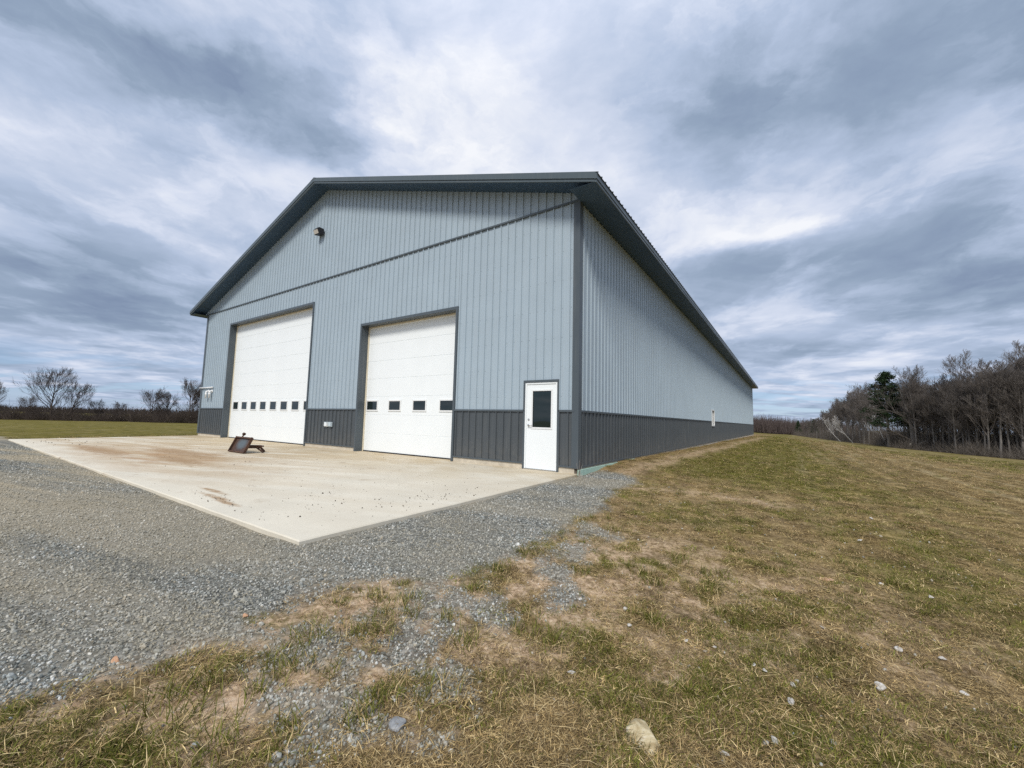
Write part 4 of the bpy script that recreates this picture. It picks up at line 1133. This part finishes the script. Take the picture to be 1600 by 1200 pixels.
def build_woods():
    rg = random.Random(77)
    tabD = np.array([(.45, 310), (.741, 205), (.774, 165), (.853, 118), (.948, 86), (1.106, 71), (1.264, 64), (1.6, 55)])
    Df = lambda l: float(np.interp(l, tabD[:, 0], tabD[:, 1]))
    grp = 'bare trees of the woods right of the field'
    lab = 'leafless grey brown tree in the dense woods right of the field'
    n = 0
    tabH = np.array([(.70, 8), (.774, 12), (.806, 15.5), (.869, 15.5), (.948, 13.2), (1.027, 13.6), (1.106, 13.2), (1.185, 14.4), (1.264, 15.5), (1.6, 16)])
    NOM = (16, 15, 17, 14, 16, 13)
    for row, (k, o0, o1) in enumerate(((62, .0, .06), (66, .07, .18), (62, .19, .36))):
        for i in range(k):
            t = (i+rg.random())/k
            l = .725+(1.48-.725)*t**1.1
            D = Df(l)*(1+rg.uniform(o0, o1))
            if abs(l-.925) < .034 and row < 2: continue
            x, y = spot(l, D); v = rg.randrange(6)
            h = float(np.interp(l, tabH[:, 0], tabH[:, 1]))*rg.uniform(.74, 1.0)*(1, 1.08, 1.16)[row]/NOM[v]/1.10
            seg = ('at the low left end', 'around the dark pine', 'in the middle', 'below the forked tall tree', 'at the right end')[int(np.searchsorted((.86, .98, 1.08, 1.19), l))]
            deep = ('front row', 'second row', 'deepest rows')[row]
            plant(FOREST[v], x, y, h*rg.uniform(.95, 1.15), rg.uniform(0, 6.28), 'leafless grey brown tree in the %s of the woods, %s' % (deep, seg), 'bare trees in the %s, %s of the woods' % (deep, seg), sz=h); n += 1
    # the ones that stand out
    for l, D, v, s, label in ((1.112, 77, 2, .97, 'tall bare tree with a forked open crown above the woods'), (1.19, 74, 0, .98, 'tall bare tree topping the woods near the right edge'),
                              (1.262, 70, 4, 1.06, 'tallest bare tree at the far right edge of the photo'), (.985, 87, 1, 1.0, 'fan crowned bare tree right behind the dark green pine'),
                              (.80, 150, 5, .95, 'bare spreading tree at the low left end of the woods')):
        x, y = spot(l, D); plant(FOREST[v], x, y, s, rg.uniform(0, 6.28), label)
    # broken old tree at the wood's edge
    T, C = grow(seed=44, H=12.5, clear=.12, limbs=10, ang=58, spread=.52, twig=.016, sub=(7, 5, 4), wob=.26, r0=.42, trop=.06)
    T[0, 6] *= 1.3
    V, F = tubes(T, 8); a = np_mesh('trunk', V, F, M['bark'], True); V2, F2 = tubes(C, 4); b = np_mesh('crown', V2, F2, M['twig'])
    x, y = spot(.990, 84); o = plant((a, b), x, y, 1, .3, 'old spreading tree with a broken pale limb at the edge of the woods', name='broken_tree')
    MB().tube([(.1, -.1, .1), (.5, -.3, 1.0), (1.3, -.5, 1.7), (2.1, -.6, 1.9)], [.30, .26, .22, .10], 8).build('broken_limb', M['splint'], o, True)
    MB().tube([(-1.2, -.8, .0), (-1.1, -.8, 1.3)], [.22, .16], 8).build('snag', M['splint'], o, True)
    # pale leaning birches
    for k, (l, D, sd, ln, h, label) in enumerate(((.842, 121, 61, (-.75, -.3), 8., 'pale birch leaning left at the low end of the woods'), (.812, 132, 62, (-.95, -.2), 7.5, 'slender pale birch leaning far out over the field edge'), (.925, 100, 63, (-.35, 0), 8.5, 'pale thin birch standing below the dark pine'))):
        T, C = grow(seed=sd, H=h, clear=.3, limbs=9, ang=34, spread=.30, twig=.014, sub=(5, 4, 3), wob=.12, r0=.13, lean=ln)
        V, F = tubes(T, 6); a = np_mesh('trunk', V, F, M['birch'], True); V2, F2 = tubes(C, 3); b = np_mesh('crown', V2, F2, M['birch'])
        x, y = spot(l, D); plant((a, b), x, y, 1, 0., label, name='birch_tree', group='pale birches at the wood edge')
    # pine
    g = np.random.default_rng(9)
    S = [(0, 0, -.4, 0, 0, 8, .24, .16), (0, 0, 8, 0, 0, 17.2, .16, .03)]; N = []
    for k in range(150):
        f = g.random()**.8; z = 4.5+12.6*f; a = g.random()*6.28; ln = (.35+3.4*(1-f)**.75)*g.uniform(.7, 1.15)
        dx, dy = math.cos(a), math.sin(a); up = .10+.25*f
        S.append((0, 0, z, dx*ln, dy*ln, z+up*ln, .045, .012))
        for _ in range(int(16+34*ln)):
            t = g.uniform(.25, 1.08); c = np.array([dx*ln*t, dy*ln*t, z+up*ln*t])+g.normal(0, .20, 3)
            N.append(c)
    N = np.array(N); m_ = len(N); dirs = g.normal(0, 1, (m_, 3)); dirs[:, 2] = np.abs(dirs[:, 2])*.8+.2; dirs /= np.linalg.norm(dirs, axis=1)[:, None]
    sd = np.cross(dirs, g.normal(0, 1, (m_, 3))); sd /= np.linalg.norm(sd, axis=1)[:, None]
    ll = g.uniform(.18, .42, (m_, 1)); V = np.stack([N-sd*.085, N+sd*.085, N+dirs*ll], 1).reshape(-1, 3); F = np.arange(3*m_).reshape(-1, 3)
    V0, F0 = tubes(np.array(S), 5)
    pine = (np_mesh('trunk', V0, F0, M['bark']), np_mesh('crown', V, F, M['needle']))
    x, y = spot(.927, 89); plant(pine, x, y, 1.35, .4, 'dark green pine rising among the bare woods', name='pine_tree', sz=.95)
    for l, D, s, label in ((.706, 255, .55, 'small far dark pine in the brown tree line near the barn end'), (.745, 225, .6, 'far pine tip at the low left end of the woods')):
        x, y = spot(l, D); plant(pine, x, y, s, 2., label, name='pine_tree')
    return Df
DF = build_woods()
def twig_mass(name, P, Hh, per, width, m, label, cat, seed, lean=.35, base=None):
    """upright tangles of thin stems round the points P"""
    g = np.random.default_rng(seed); n = len(P)*per
    p = np.repeat(np.asarray(P, float), per, 0); hh = np.repeat(np.asarray(Hh, float), per)
    x = p[:, 0]+g.normal(0, 1, n)*p[:, 2]; y = p[:, 1]+g.normal(0, 1, n)*p[:, 2]
    z = ground_z(x, y, False)-.1
    f = g.random(n)
    z0 = z+hh*f*.65*g.random(n); l = hh*(.25+.5*g.random(n))*(1-.25*f)
    d = np.stack([g.normal(0, lean, n), g.normal(0, lean, n), np.ones(n)], -1); d /= np.linalg.norm(d, axis=1)[:, None]
    p0 = np.stack([x, y, z0], -1); p1 = p0+d*l[:, None]
    wd = width*(.5+g.random(n))
    V, F = tubes(np.concatenate([p0, p1, wd[:, None], (wd*.3)[:, None]], 1), 3)
    tag(link(name, np_mesh(name, V, F, m)), label, cat, kind='stuff')
def build_masses():
    rg = random.Random(3); P = []; Hh = []
    for k in range(950):                           # undergrowth of the woods
        l = .70+(1.55-.70)*rg.random()**1.1; D = DF(l)*(1.02+.42*rg.random()**.8); x, y = spot(l, D); P.append((x, y, 1.1)); Hh.append(rg.uniform(1.5, 7.5))
    for k in range(420):
        l = .72+(1.55-.72)*rg.random(); D = DF(l)*(1.38+.25*rg.random()); x, y = spot(l, D); P.append((x, y, 1.3)); Hh.append(rg.uniform(4, 10))
    twig_mass('undergrowth', P, Hh, 50, .020, M['brush'], 'tangled brown undergrowth filling the woods right of the field', 'undergrowth', 1)
    P = []; Hh = []
    for k in range(380):                           # low shrubs at the edge of the woods
        l = .76+(1.55-.76)*rg.random(); D = DF(l)*(.985+.04*rg.random()); x, y = spot(l, D); P.append((x, y, .7)); Hh.append(.8+3.4*rg.random()**1.6)
    twig_mass('edge_brush', P, Hh, 40, .016, M['brush'], 'low dry brush along the foot of the woods', 'brush', 2, .6)
    P = []; Hh = []
    for k in range(190):                           # hedgerow left of the barn, bush by bush
        l = -1.45+1.05*rg.random(); D = 60+9*rg.random(); hb = rg.uniform(1.35, 2.75)*(.75+.75*vnoise(np.array([l*9.]), np.array([.5]), 9)[0]); rb = rg.uniform(.6, 1.7)
        cx, cy = spot(l, D)
        for _ in range(6):
            a_ = rg.uniform(0, 6.28); q = rb*math.sqrt(rg.random()); P.append((cx+q*math.cos(a_), cy+q*math.sin(a_), .3)); Hh.append(hb*(1.15-.55*(q/rb)**2)*rg.uniform(.85, 1.15))
    twig_mass('hedgerow_brush', P, Hh, 48, .013, M['hedge'], 'dense brown hedgerow brush beyond the left field', 'brush', 3, .55)
    P = []; Hh = []
    for k in range(520):                           # far tree line, left
        l = -1.5+1.2*rg.random(); D = 240+30*rg.random(); x, y = spot(l, D); P.append((x, y, 2.)); Hh.append(rg.uniform(3.6, 5.4))
    twig_mass('far_tree_line', P, Hh, 36, .10, M['hedge'], 'dark far tree line on the horizon left of the barn', 'woods', 4, .3)
    P = []; Hh = []
    for k in range(900):                           # far woods, right of the barn end
        l = .45+.40*rg.random(); D = 290+45*rg.random(); x, y = spot(l, D); P.append((x, y, 1.8)); Hh.append(rg.uniform(10, 14.5))
    twig_mass('far_woods', P, Hh, 44, .09, M['farwood'], 'distant reddish brown woods beyond the far end of the barn', 'woods', 5, .22)
build_masses()
def build_left_trees():
    lab = 'tree of the left hedgerow'
    for l, D, v, s, rz, label in ((-1.258, 61, 1, .90, 2.0, 'bare leaning tree cut by the left edge of the photo'), (-1.192, 63, 2, .62, 1., 'small bare tree left of the tallest hedgerow tree'),
                                  (-1.130, 61, 0, 1.12, .3, 'tallest bare tree of the left hedgerow, rounded crown'), (-1.092, 62, 1, .98, -.95, 'bare tree leaning right beside the tallest hedgerow tree'),
                                  (-1.02, 64, 2, .55, 2., 'low bare tree right of the leaning hedgerow tree'), (-.96, 66, 2, .52, 4., 'low bare tree midway along the left hedgerow'),
                                  (-.885, 62, 2, .86, .8, 'reddish bare tree left of the pair by the barn corner'), (-.845, 63, 2, .80, 3., 'middle bare tree of the three next to the barn'),
                                  (-.790, 61, 0, .93, 1.9, 'bare rounded tree showing just beside the barn corner'), (-.74, 62, 1, .9, 2.5, 'bare tree mostly hidden behind the barn corner')):
        x, y = spot(l, D); plant(OPEN[v], x, y, s*.66, rz, label, 'bare trees of the left hedgerow', sz=s*.74)
build_left_trees()
